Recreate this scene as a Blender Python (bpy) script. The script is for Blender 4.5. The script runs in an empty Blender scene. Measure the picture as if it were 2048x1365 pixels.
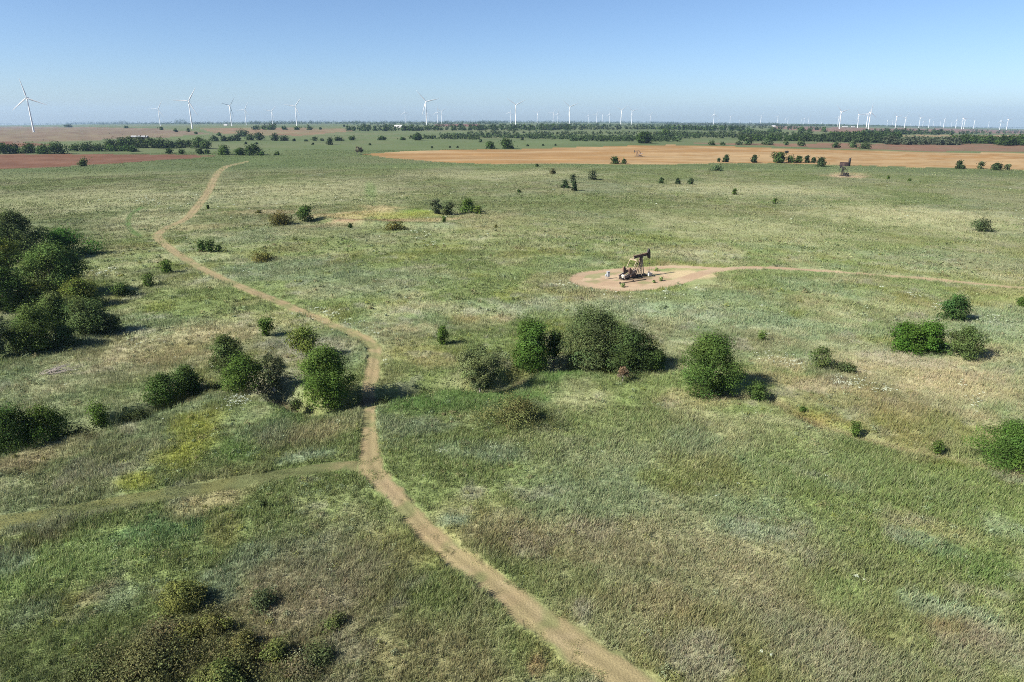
import bpy, math
import numpy as np

# ------------------------------------------------------------------ camera, world, sun, exposure
S = bpy.context.scene
CAM_H = 32.0
PITCH = math.atan((682.5 - 236.0) / 1365.3)          # horizon sits at row 236 of 1365
cam_d = bpy.data.cameras.new("camera")
cam_d.lens = 24.0; cam_d.sensor_width = 36.0
cam_d.clip_start = 0.5; cam_d.clip_end = 60000.0
cam = bpy.data.objects.new("camera", cam_d)
S.collection.objects.link(cam)
cam.location = (0, 0, CAM_H)
cam.rotation_euler = (math.pi / 2 - PITCH, 0, 0)
S.camera = cam

SUN_AZ, SUN_EL = math.radians(245.0), math.radians(38.0)   # clockwise from +Y
world = bpy.data.worlds.new("World"); S.world = world
world.use_nodes = True
wn = world.node_tree.nodes; wl = world.node_tree.links
wn.clear()
sky = wn.new("ShaderNodeTexSky"); sky.sky_type = 'NISHITA'; sky.sun_disc = False
sky.sun_elevation = SUN_EL; sky.sun_rotation = SUN_AZ
sky.altitude = 0.0; sky.air_density = 0.7; sky.dust_density = 0.6; sky.ozone_density = 5.0
bg = wn.new("ShaderNodeBackground"); bg.inputs['Strength'].default_value = 0.062
wo = wn.new("ShaderNodeOutputWorld")
wl.new(sky.outputs[0], bg.inputs['Color']); wl.new(bg.outputs[0], wo.inputs['Surface'])

sun_d = bpy.data.lights.new("sun", 'SUN'); sun_d.energy = 5.0; sun_d.angle = math.radians(0.5)
sun_d.color = (1.0, 0.95, 0.86)
sun = bpy.data.objects.new("sun", sun_d); S.collection.objects.link(sun)
sd = (math.sin(SUN_AZ) * math.cos(SUN_EL), math.cos(SUN_AZ) * math.cos(SUN_EL), math.sin(SUN_EL))
from mathutils import Vector, Matrix
sun.rotation_euler = Vector(sd).to_track_quat('Z', 'Y').to_euler()
sun.location = (-60, -30, 80)

S.view_settings.view_transform = 'Standard'; S.view_settings.look = 'None'
S.view_settings.exposure = 1.3; S.view_settings.gamma = 1.0
S.view_settings.use_curve_mapping = False
S.render.engine = 'CYCLES'
cy = S.cycles
cy.max_bounces = 4; cy.diffuse_bounces = 2; cy.glossy_bounces = 1; cy.transmission_bounces = 3
cy.transparent_max_bounces = 4; cy.volume_bounces = 0
cy.use_denoising = False; cy.denoiser = 'OPENIMAGEDENOISE'; cy.denoising_input_passes = 'RGB_ALBEDO_NORMAL'; cy.denoising_prefilter = 'ACCURATE'
cy.sample_clamp_indirect = 4.0
cy.use_adaptive_sampling = False
cy.pixel_filter_type = 'BLACKMAN_HARRIS'; cy.filter_width = 1.0
S.render.use_persistent_data = False

col = S.collection
R = np.random.RandomState(11)

# ------------------------------------------------------------------ helpers
def link(o, parent=None):
    col.objects.link(o)
    if parent is not None: o.parent = parent
    return o

def tag(o, label=None, cat=None, group=None, kind=None):
    if label: o['label'] = label
    if cat: o['category'] = cat
    if group: o['group'] = group
    if kind: o['kind'] = kind
    return o

def mesh_np(name, V, F, mats=None, colour=None, smooth=False):
    V = np.asarray(V, np.float32); F = np.asarray(F, np.int32)
    me = bpy.data.meshes.new(name)
    n, (m, k) = len(V), F.shape
    me.vertices.add(n); me.vertices.foreach_set('co', V.ravel())
    me.loops.add(m * k); me.loops.foreach_set('vertex_index', F.ravel())
    me.polygons.add(m); me.polygons.foreach_set('loop_start', np.arange(0, m * k, k, dtype=np.int32))
    if smooth: me.polygons.foreach_set('use_smooth', np.ones(m, bool))
    me.update(calc_edges=True)
    if colour is not None:
        c4 = np.ones((n, 4), np.float32); c4[:, :3] = colour
        a = me.attributes.new('Col', 'FLOAT_COLOR', 'POINT'); a.data.foreach_set('color', c4.ravel())
    if mats: me.materials.append(mats)
    return me

def obj(name, me, parent=None):
    return link(bpy.data.objects.new(name, me), parent)

def empty(name, loc, rz=0.0):
    o = bpy.data.objects.new(name, None); link(o)
    o.location = loc; o.rotation_euler = (0, 0, rz); o.empty_display_size = 0.3
    return o

class MB:
    """collects polygons, then links them as one mesh object"""
    def __init__(s): s.v = []; s.f = []
    def add(s, vs, fs):
        b = len(s.v); s.v += [tuple(p) for p in vs]; s.f += [tuple(i + b for i in f) for f in fs]; return s
    def box(s, c, d, rz=0.0, ry=0.0):
        x, y, z = d[0] / 2, d[1] / 2, d[2] / 2
        M = Matrix.Rotation(rz, 3, 'Z') @ Matrix.Rotation(ry, 3, 'Y')
        P = [M @ Vector((i * x, j * y, k * z)) + Vector(c) for k in (-1, 1) for (i, j) in ((-1, -1), (1, -1), (1, 1), (-1, 1))]
        return s.add(P, [(3, 2, 1, 0), (4, 5, 6, 7), (0, 1, 5, 4), (1, 2, 6, 5), (2, 3, 7, 6), (3, 0, 4, 7)])
    def tube(s, a, b, r0, r1=None, n=8):
        r1 = r0 if r1 is None else r1
        a, b = Vector(a), Vector(b); d = (b - a).normalized()
        u = d.orthogonal().normalized(); w = d.cross(u)
        P = [a + (u * math.cos(t) + w * math.sin(t)) * r0 for t in [2 * math.pi * i / n for i in range(n)]]
        P += [b + (u * math.cos(t) + w * math.sin(t)) * r1 for t in [2 * math.pi * i / n for i in range(n)]]
        F = [(i, (i + 1) % n, n + (i + 1) % n, n + i) for i in range(n)] + [tuple(range(n - 1, -1, -1)), tuple(range(n, 2 * n))]
        return s.add(P, F)
    def bar(s, a, b, w, h):                        # rectangular bar, w across (y), h in the x-z plane
        a, b = Vector(a), Vector(b); d = (b - a).normalized()
        side = Vector((0, 1, 0)); up = d.cross(side).normalized(); side = up.cross(d).normalized()
        P = [p + side * (i * w / 2) + up * (j * h / 2) for p in (a, b) for (i, j) in ((-1, -1), (1, -1), (1, 1), (-1, 1))]
        return s.add(P, [(3, 2, 1, 0), (4, 5, 6, 7), (0, 1, 5, 4), (1, 2, 6, 5), (2, 3, 7, 6), (3, 0, 4, 7)])
    def prism(s, xz, y0, y1):
        n = len(xz); P = [(x, y0, z) for x, z in xz] + [(x, y1, z) for x, z in xz]
        return s.add(P, [tuple(range(n)), tuple(range(2 * n - 1, n - 1, -1))] + [(i, n + i, n + (i + 1) % n, (i + 1) % n) for i in range(n)])
    def lathe(s, prof, c=(0, 0, 0), n=14):
        P = []; m = len(prof)
        for r, z in prof:
            P += [(c[0] + r * math.cos(2 * math.pi * i / n), c[1] + r * math.sin(2 * math.pi * i / n), c[2] + z) for i in range(n)]
        F = [(k * n + i, k * n + (i + 1) % n, (k + 1) * n + (i + 1) % n, (k + 1) * n + i) for k in range(m - 1) for i in range(n)]
        F += [tuple(range(n - 1, -1, -1)), tuple(range((m - 1) * n, m * n))]
        return s.add(P, F)
    def mesh(s, name, mat, smooth=False):
        me = bpy.data.meshes.new(name); me.from_pydata(s.v, [], s.f); me.materials.append(mat)
        if smooth: me.polygons.foreach_set('use_smooth', np.ones(len(me.polygons), bool))
        me.update(); return me
    def build(s, name, mat, parent=None, smooth=False):
        return obj(name, s.mesh(name, mat, smooth), parent)

# ---- value noise in world metres
def _h(ix, iy, seed):
    n = (ix.astype(np.int64) * 374761393 + iy.astype(np.int64) * 668265263 + seed * 974634777) & 0xffffffff
    n = ((n ^ (n >> 13)) * 1274126177) & 0xffffffff
    n = ((n ^ (n >> 16)) * 2246822519) & 0xffffffff
    return ((n ^ (n >> 15)) & 0xffffff).astype(np.float32) / 16777216.0
def vnoise(x, y, seed):
    ix = np.floor(x); iy = np.floor(y); fx = x - ix; fy = y - iy
    fx = fx * fx * (3 - 2 * fx); fy = fy * fy * (3 - 2 * fy)
    a = _h(ix, iy, seed); b = _h(ix + 1, iy, seed); c = _h(ix, iy + 1, seed); d = _h(ix + 1, iy + 1, seed)
    return a + (b - a) * fx + (c - a) * fy + (a - b - c + d) * fx * fy
def fbm(x, y, scale, octv=3, seed=0):
    v = 0; amp = 0.5; tot = 0; f = 1.0 / scale
    for o in range(octv):
        cs, sn = math.cos(0.6 * o + 0.3), math.sin(0.6 * o + 0.3)
        v = v + amp * vnoise((x * cs - y * sn) * f + 17.3 * o, (x * sn + y * cs) * f - 9.1 * o, seed + o * 7)
        tot += amp; amp *= 0.55; f *= 2.1
    return v / tot
def sm(a, b, x):
    t = np.clip((x - a) / (b - a), 0, 1); return t * t * (3 - 2 * t)

# ------------------------------------------------------------------ the lie of the land
_ct, _st = math.cos(PITCH), math.sin(PITCH)
def ray(px, py):
    u = (px - 1024.0) / 1365.3; v = (682.5 - py) / 1365.3
    return np.array([u, _ct + v * _st, -_st + v * _ct])
# gently falling far country: rows = distance, columns = bearing tan(x/y) -0.75 .. 0.75
_FR = np.array([0, 700, 1500, 2500, 4500, 10000, 20000.])
_FT = np.array([-0.8, -0.35, 0.0, 0.35, 0.8])
_FZ = np.array([[0, 0, 0, 0, 0], [0, 0, 0, 0, 0], [0, 1, 0, -1, -6], [-2, 3, 3, -4, -20], [-20, -8, -6, -16, -46], [-56, -28, -23, -42, -96], [-110, -60, -50, -90, -190.]])
def far_z(x, y):
    r = np.hypot(x, y); t = np.where(y > 1, x / np.maximum(y, 1), np.sign(x) * 0.8); t = np.clip(t, -0.8, 0.8)
    i = np.clip(np.searchsorted(_FR, r, side='right') - 1, 0, len(_FR) - 2); j = np.clip(np.searchsorted(_FT, t, side='right') - 1, 0, len(_FT) - 2)
    a = np.clip((r - _FR[i]) / (_FR[i + 1] - _FR[i]), 0, 1); b = (t - _FT[j]) / (_FT[j + 1] - _FT[j]); b = b * b * (3 - 2 * b)
    return (_FZ[i, j] * (1 - b) + _FZ[i, j + 1] * b) * (1 - a) + (_FZ[i + 1, j] * (1 - b) + _FZ[i + 1, j + 1] * b) * a
def base_z(x, y):
    r = np.hypot(x, y)
    return far_z(x, y) + (fbm(x, y, 70.0, 2, 3) - 0.5) * 1.6 * sm(30, 120, r) * (1 + sm(400, 1500, r))
def at(px, py):
    """where the sight line through a photo pixel meets the land"""
    d = ray(px, py)
    t = np.exp(np.linspace(math.log(20), math.log(16000), 2500))
    P = d[None] * t[:, None]; g = P[:, 2] + CAM_H - base_z(P[:, 0], P[:, 1])
    k = np.nonzero(g < 0)[0]
    if len(k) == 0: i = len(t) - 1; return np.array([P[i, 0], P[i, 1], float(base_z(P[i:i+1, 0], P[i:i+1, 1])[0])]), t[i]
    i = max(k[0], 1); a = g[i - 1] / (g[i - 1] - g[i] + 1e-9); tt = t[i - 1] + (t[i] - t[i - 1]) * a
    p = d * tt
    return np.array([p[0], p[1], p[2] + CAM_H]), tt
def pts(L): return np.array([at(*p)[0][:2] for p in L])

def polydist(x, y, P, W):
    """distance to a polyline divided by its local half width"""
    best = np.full(x.shape, 1e9, np.float32)
    for i in range(len(P) - 1):
        a, b = P[i], P[i + 1]; pad = 14 + 3 * max(W[i], W[i + 1])
        m = (x > min(a[0], b[0]) - pad) & (x < max(a[0], b[0]) + pad) & (y > min(a[1], b[1]) - pad) & (y < max(a[1], b[1]) + pad)
        if not m.any(): continue
        xx, yy = x[m], y[m]; d = b - a; L2 = d @ d
        t = np.clip(((xx - a[0]) * d[0] + (yy - a[1]) * d[1]) / L2, 0, 1)
        q = np.hypot(xx - a[0] - t * d[0], yy - a[1] - t * d[1]) / (W[i] + (W[i + 1] - W[i]) * t)
        best[m] = np.minimum(best[m], q)
    return best
def smooth_line(L, W, n=5):
    P = pts(L); W = np.array(W, float); out = []; wo_ = []
    for i in range(len(P) - 1):
        p0 = P[max(i - 1, 0)]; p1 = P[i]; p2 = P[i + 1]; p3 = P[min(i + 2, len(P) - 1)]
        for k in range(n):
            t = k / n
            out.append(0.5 * ((2 * p1) + (p2 - p0) * t + (2 * p0 - 5 * p1 + 4 * p2 - p3) * t * t + (3 * p1 - p0 - 3 * p2 + p3) * t ** 3))
            wo_.append(W[i] + (W[i + 1] - W[i]) * t)
    out.append(P[-1]); wo_.append(W[-1])
    return np.array(out), np.array(wo_)
def inpoly(x, y, P):
    c = np.zeros(x.shape, bool); n = len(P)
    for i in range(n):
        (x0, y0), (x1, y1) = P[i], P[(i + 1) % n]
        if y0 == y1: continue
        c ^= ((y0 > y) != (y1 > y)) & (x < (x1 - x0) * (y - y0) / (y1 - y0) + x0)
    return c

main_px = [(1345, 1420), (1259, 1365), (1193, 1320), (1137, 1280), (1079, 1240), (1027, 1200), (975, 1160), (920, 1120), (872, 1080), (832, 1040), (798, 1000),
           (762, 962), (742, 932), (738, 900), (738, 860), (739, 820), (736, 790), (741, 760), (748, 722), (750, 702), (738, 684), (700, 665), (640, 640),
           (560, 605), (480, 573), (420, 546), (370, 518), (332, 491), (315, 473), (330, 458), (372, 438), (389, 420), (409, 395), (423, 370), (431, 354), (441, 341), (462, 331), (492, 324)]
main_w = [1.4, 1.4, 1.4, 1.4, 1.36, 1.36, 1.33, 1.25, 1.12, 1.05, 1.1, 1.35, 1.35, 1.05, 0.92, 0.9, 0.95, 1.1, 1.15, 1.15, 1.25, 1.25, 1.25, 1.3, 1.3, 1.3, 1.35, 1.4, 1.5, 1.6, 1.7, 1.9, 2.1, 2.2, 2.3, 2.4, 2.4, 2.2]
MAIN, MAINW = smooth_line(main_px, main_w)
SIDE, SIDEW = smooth_line([(735, 934), (690, 931), (640, 936), (560, 948), (480, 962), (400, 977), (320, 991), (200, 1012), (100, 1029), (0, 1046), (-150, 1072), (-400, 1110)], [1.1, 1.0, .95, 1.0, 1.15, 1.2, 1.2, 1.25, 1.25, 1.3, 1.3, 1.3])
ROAD, ROADW = smooth_line([(1150, 562), (1180, 573), (1230, 578), (1290, 577), (1345, 567), (1385, 553), (1430, 541), (1490, 536), (1560, 537), (1620, 541), (1700, 547), (1780, 553), (1850, 558), (1930, 566), (2048, 577), (2200, 592)], [1.3, 1.7, 1.9, 1.9, 1.9, 1.8, 1.7, 1.5, 1.4, 1.4, 1.4, 1.35, 1.3, 1.2, 1.15, 1.15])
RING, RINGW = smooth_line([(1150, 562), (1158, 551), (1185, 545), (1230, 541), (1290, 537), (1350, 534), (1410, 536), (1450, 538)], [1.3, 1.5, 1.6, 1.7, 1.7, 1.7, 1.6, 1.4])
DAMT, DAMW = smooth_line([(392, 432), (420, 429), (460, 423), (500, 421), (560, 425), (620, 432), (700, 440), (800, 444), (900, 446), (935, 447)], [.6] * 10)
MOWN, MOWNW = smooth_line([(285, 414), (264, 428), (256, 445), (262, 460), (280, 473)], [.9] * 5)
GULL, GULLW = smooth_line([(-120, 915), (0, 888), (60, 871), (130, 856), (200, 846), (260, 826), (330, 806), (400, 778), (470, 766), (540, 775), (600, 806), (660, 814), (735, 794), (800, 784), (880, 770), (980, 768), (1060, 735), (1150, 728), (1250, 738)], [2.0, 2.0, 1.8, 1.7, 1.5, 1.4, 1.3, 1.2, 1.2, 1.4, 1.6, 1.6, 1.6, 1.3, 1.2, 1.6, 1.8, 1.8, 1.4])
GULR, GULRW = smooth_line([(1400, 785), (1470, 790), (1530, 796), (1580, 818), (1640, 848), (1700, 866), (1760, 886), (1850, 908), (1960, 930), (2100, 960)], [1.4, 1.4, 1.3, 1.2, 1.1, 1.1, 1.1, 1.2, 1.3, 1.4])
DAM, DAMWW = smooth_line([(640, 440), (700, 446), (800, 452), (900, 453)], [3.0] * 4)
# farmland parcels beyond the pasture
F_TAN = pts([(725, 309), (800, 303.5), (950, 299.5), (1100, 297), (1250, 292), (1340, 290), (1450, 293), (1560, 297), (1700, 302), (1850, 305), (2048, 307), (2300, 310), (2300, 345), (2048, 340), (1900, 337), (1700, 331), (1560, 327), (1350, 329), (1200, 329), (1000, 329), (900, 326), (820, 320)])
F_RED = pts([(-300, 303), (0, 309), (150, 308.5), (300, 309.5), (430, 312.5), (350, 319), (250, 326), (120, 334), (0, 338), (-300, 348)])
F_PINK = pts([(-400, 254), (0, 253.5), (150, 254), (300, 257), (380, 262), (420, 268), (330, 276), (220, 279), (100, 284), (0, 286), (-400, 290)])
F_PINK2 = pts([(560, 256), (700, 258), (710, 263), (600, 272), (520, 271), (430, 266), (400, 258)])
F_RED2 = pts([(-300, 284), (0, 284), (70, 287), (100, 291), (40, 294), (-300, 300)])
F_RUST = pts([(1370, 285.5), (1480, 287), (1600, 287.5), (1750, 288), (1850, 288), (2048, 289), (2300, 290), (2300, 307), (2048, 305), (1900, 303), (1800, 301), (1700, 298), (1560, 293), (1450, 290)])
F_PINK3 = pts([(1540, 253), (1650, 255), (1760, 257), (1900, 258), (2300, 262), (2300, 268), (1950, 266), (1750, 265), (1640, 263), (1560, 259)])
F_FARM = pts([(870, 249), (960, 249), (960, 254), (870, 254)])
F_TAN2 = pts([(1760, 271.5), (1900, 271), (2048, 270), (2200, 270), (2200, 273.5), (1950, 274), (1800, 274)])
PAD = pts([(1152, 562), (1165, 550), (1210, 543), (1290, 540), (1330, 545), (1350, 560), (1330, 572), (1290, 579), (1230, 580), (1180, 575)])

pts_isl = at(1365, 551)[0]
def veg_h(x, y):
    """relative height of the herbage: 0 on tracks, about 1 in the pasture"""
    jx = (fbm(x, y, 1.2, 2, 61) - .5) * 1.3
    d = np.minimum.reduce([polydist(x, y, MAIN, MAINW), polydist(x, y, SIDE, SIDEW * 1.0), polydist(x, y, ROAD, ROADW), polydist(x, y, RING, RINGW)])
    h = sm(0.85, 1.15, d + jx * 0.5 * sm(260, 90, np.hypot(x, y)))
    h = np.maximum(h, .26 * (polydist(x, y, SIDE, SIDEW) < 1.1) * sm(-10, -19, x + jx * 7))
    dm = polydist(x, y, MAIN, MAINW); lf = (polydist(x - .6, y, MAIN, MAINW) > dm)                     # rank growth along the left edge of the path
    h *= 1 + .55 * sm(1.9, 1.1, dm) * lf * (np.hypot(x, y) < 160)
    tuft_ = fbm(x, y, .9, 2, 67); h = np.maximum(h, .34 * sm(.60, .72, tuft_) * (dm < 1.2) * (np.hypot(x, y) < 130))
    h *= 1 - 0.9 * inpoly(x, y, PAD)
    h *= 1 - .7 * sm(1.0, .5, polydist(x, y, DAMT, DAMW)) - .6 * sm(1.1, .7, polydist(x, y, MOWN, MOWNW))
    h *= 1 - .70 * sm(1.1, .6, polydist(x, y, GULL, GULLW))
    isl = pts_isl; h = np.where(np.hypot((x - isl[0]) / 7.0, (y - isl[1]) / 10.0) < 1, h * .2, h)
    h = np.clip(h, 0, 1.5)
    return h
def height(x, y, micro=True):
    z = base_z(x, y); r = np.hypot(x, y)
    n = (fbm(x, y, 6.0, 2, 77) - .5) * 1.2
    g = polydist(x, y, GULL, GULLW * 1.3) + n * .5; z = z - 2.1 * np.exp(-(g ** 6) * .8) * (1 - 0.75 * np.exp(-(polydist(x, y, MAIN, MAINW) / 2.2) ** 2))
    g = polydist(x, y, GULR, GULRW) + n * .5; z = z - 0.35 * np.exp(-(g ** 4) * .8)
    g = polydist(x, y, DAM, DAMWW); z = z + 1.1 * np.exp(-(g ** 2))
    if micro:
        k = sm(600, 150, r) * veg_h(x, y)
        z = z + k * ((fbm(x, y, 9.0, 2, 21) - .5) * 0.5 + (fbm(x, y, 1.3, 2, 5) - .5) * 0.34)
    return z
def gz(x, y): return float(height(np.array([x], float), np.array([y], float), False)[0])

# ------------------------------------------------------------------ what grows where (plant colours, metres)
A = lambda *c: np.array(c, np.float32)
GREEN, LUSH, PALE, SAGE = A(.152, .194, .071), A(.084, .148, .042), A(.305, .300, .172), A(.180, .226, .140)
DARKG, BROWN, RUST, YELG = A(.095, .118, .046), A(.225, .180, .105), A(.27, .165, .092), A(.200, .220, .046)
STRAW, GREY, SOIL, SAND, RED = A(.37, .30, .175), A(.25, .235, .195), A(.198, .163, .086), A(.315, .240, .158), A(.21, .135, .085)
ORNG = A(.265, .172, .060); LEAFY = A(.20, .265, .10); OLIVE = A(.150, .138, .046)
PATCH = [  # photo column, row, half width, half height, plants, strength
    (395, 868, 50, 44, YELG, .75), (425, 835, 45, 22, YELG, .5), (370, 910, 40, 26, YELG, .45), (265, 965, 34, 16, YELG, .8), (340, 905, 40, 18, YELG, .6),
    (1640, 838, 66, 11, ORNG * .72, .8), (1700, 852, 60, 12, YELG * .7, .45), (1800, 855, 90, 35, OLIVE * 1.5, .5), (1610, 825, 40, 10, YELG * .7, .4),
    (950, 800, 190, 24, LUSH, .8), (1100, 745, 130, 16, LUSH, .9), (840, 815, 60, 24, LUSH, .7), (1050, 780, 160, 20, LUSH, .5), (610, 835, 80, 20, LUSH, .5),
    (1380, 795, 95, 24, STRAW, .65), (1600, 765, 120, 16, STRAW, .7), (1560, 725, 60, 14, STRAW, .8), (1800, 735, 170, 36, STRAW, .6), (1960, 770, 110, 60, STRAW, .55),
    (1750, 800, 200, 40, BROWN, .35), (1920, 700, 120, 24, STRAW, .5), (1900, 830, 120, 30, BROWN, .4), (1800, 715, 90, 14, GREY, .6),
    (110, 895, 150, 28, BROWN, .75), (60, 930, 90, 24, BROWN, .6), (640, 862, 60, 26, STRAW, .6), (560, 880, 70, 16, BROWN, .6), (300, 690, 190, 36, STRAW, .55), (230, 740, 120, 30, BROWN, .5),
    (480, 650, 120, 30, STRAW, .4), (400, 720, 60, 24, STRAW, .4), (560, 690, 60, 20, GREY, .7), (650, 700, 60, 18, GREY, .7), (820, 680, 70, 36, STRAW * .85, .5), (870, 720, 60, 24, STRAW, .5),
    (930, 640, 34, 10, ORNG, .6), (1000, 640, 30, 10, STRAW, .7), (820, 660, 60, 10, STRAW, .6), (560, 770, 60, 30, GREY, .5),
    (620, 1160, 150, 90, GREY, .55), (760, 1130, 90, 60, BROWN, .5), (520, 1220, 120, 60, BROWN, .6), (300, 1310, 190, 60, A(.095, .092, .042), .7), (430, 1270, 90, 50, A(.085, .082, .040), .6),
    (700, 1280, 140, 90, BROWN, .4), (1071, 1331, 26, 22, RUST, .9), (900, 1320, 110, 60, BROWN * .9, .5), (1160, 1225, 26, 24, GREY * 1.1, .8), (1400, 1300, 90, 50, GREY * 1.15, .75),
    (1230, 1090, 200, 50, BROWN, .5), (1010, 1080, 110, 40, BROWN, .5), (1530, 1170, 170, 80, BROWN * 1.05, .45), (1320, 1210, 120, 40, RUST * .9, .35), (1600, 1290, 200, 60, GREY, .5),
    (1920, 1260, 70, 30, RUST * .9, .6), (1990, 1270, 80, 50, GREY, .7), (1850, 1215, 60, 20, SAGE * 1.08, .7), (1960, 1235, 60, 14, SAGE * 1.05, .6), (1680, 1190, 60, 40, LEAFY, .6), (1860, 1060, 90, 30, STRAW, .4),
    (1680, 960, 30, 12, RUST * 1.2, .5), (1680, 975, 60, 20, SAGE, .5), (1500, 1060, 70, 16, SAGE * 1.05, .6), (1850, 1090, 60, 18, SAGE, .7), (1960, 1130, 90, 30, LUSH, .5), (2000, 1050, 60, 24, SAGE, .5),
    (150, 1110, 140, 44, LEAFY, .9), (330, 1060, 90, 40, A(.10, .17, .07), .85), (60, 1160, 110, 30, LEAFY * 1.05, .85), (20, 1125, 34, 26, SAGE * 1.1, .8), (90, 1080, 60, 14, A(.10, .09, .04), .8), (250, 1120, 70, 30, LEAFY, .7),
    (400, 1010, 70, 26, STRAW, .8), (440, 1060, 34, 36, ORNG * .7, .4), (560, 990, 60, 24, GREEN * .95, .6), (250, 1190, 60, 30, SAGE, .6), (170, 1200, 50, 24, ORNG * .7, .5), (60, 1260, 120, 30, DARKG, .5),
    (430, 1180, 50, 36, SAGE * 1.05, .7), (500, 1110, 40, 24, SAGE, .6), (550, 1330, 60, 30, STRAW * .85, .7), (520, 1300, 30, 20, RUST, .5), (150, 1330, 120, 40, DARKG, .5), (60, 1220, 50, 24, SAGE * .9, .5),
    (620, 910, 60, 10, SAGE * 1.2, .8), (470, 900, 60, 30, LUSH * 1.1, .6), (530, 870, 60, 30, SAGE, .4), (820, 860, 80, 26, SAGE * .95, .6), (900, 900, 60, 20, SAGE, .5), (1000, 910, 60, 18, SAGE, .7), (910, 1045, 40, 18, SAGE * .95, .9),
    (1240, 900, 200, 50, PALE * .75 + GREEN * .3, .4), (1600, 900, 120, 60, GREEN * 1.05, .5), (1750, 960, 160, 50, GREEN, .5), (1250, 860, 150, 40, GREEN * 1.08, .5), (1380, 880, 60, 24, SAGE, .4),
    (740, 424, 70, 12, STRAW * .8 + YELG * .3, 1.2), (690, 432, 70, 8, STRAW * .85, 1.3), (810, 442, 130, 5, STRAW * .8, 1.2), (690, 420, 70, 3.5, DARKG, .8), (560, 424, 90, 4, STRAW * .7, .8), (830, 425, 34, 7, A(.17, .24, .05), .95), (790, 432, 100, 9, YELG * .9 + STRAW * .15, .7), (740, 443, 75, 4.0, RED * 1.1, 1.4), (690, 436, 60, 3, STRAW, .7), (760, 416, 26, 7, STRAW, .6), (680, 450, 90, 5, BROWN * 1.1, .6),
    (880, 500, 60, 12, YELG * .7, .5), (1000, 440, 80, 24, STRAW * .8, .35), (1150, 620, 240, 20, SAGE * 1.15, .5), (1420, 600, 160, 24, SAGE * 1.12, .5), (1300, 590, 90, 10, YELG * .6, .3), (1350, 530, 120, 8, YELG * .8, .5), (1380, 512, 90, 8, PALE, .5),
    (1820, 600, 60, 9, OLIVE, .9), (1880, 615, 30, 7, OLIVE, .5), (1640, 575, 100, 16, SAGE * 1.05, .5), (1500, 640, 120, 20, SAGE, .5), (1850, 660, 90, 20, GREY * .95, .4), (2000, 640, 80, 30, SAGE, .5),
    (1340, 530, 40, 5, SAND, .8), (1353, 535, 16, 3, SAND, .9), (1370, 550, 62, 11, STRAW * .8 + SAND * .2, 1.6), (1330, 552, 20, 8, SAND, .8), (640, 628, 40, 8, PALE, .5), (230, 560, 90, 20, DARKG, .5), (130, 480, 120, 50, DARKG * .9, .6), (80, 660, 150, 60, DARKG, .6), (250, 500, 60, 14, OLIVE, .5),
    (80, 350, 200, 8, GREEN * .85, .5), (380, 455, 60, 6, STRAW, .5), (300, 440, 90, 20, PALE, .5), (200, 400, 200, 20, PALE, .4), (600, 380, 200, 24, PALE, .45), (1000, 350, 200, 10, PALE * 1.0, .4), (1700, 348, 34, 3, STRAW, .8), (1692, 353, 40, 2.4, SAND * .95, 1.45),
    (1693, 332, 20, 1.6, SAND * 1.15, .95), (1573, 307, 13, 0.9, SAND * 1.2, .95), (1279, 313, 12, 0.8, SAND, .8), (1750, 425, 150, 20, PALE, .5), (1500, 380, 200, 14, PALE, .5), (1900, 440, 140, 24, PALE, .45), (1500, 460, 200, 24, PALE * .95, .4), (740, 380, 12, 16, LUSH * 1.2, .5), (600, 540, 150, 20, SAGE * .95, .5), (730, 560, 150, 30, SAGE * .9, .5),
]
def k_soft(c): return c[0] > c[1] * 1.02                 # straw, brown and grey growth stays sparse
_PW = []
for (px, py, rx, ry, c, s) in PATCH:
    p, t = at(px, py); ang = math.atan2(CAM_H - p[2], math.hypot(p[0], p[1]))
    sl = math.sqrt(p[0] ** 2 + p[1] ** 2 + (CAM_H - p[2]) ** 2)
    if k_soft(c): s *= .62
    _PW.append((p[0], p[1], rx * t / 1365.3, ry * t / (1365.3 * math.sin(ang)), math.atan2(p[0], p[1]), np.asarray(c, np.float32), s))
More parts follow.
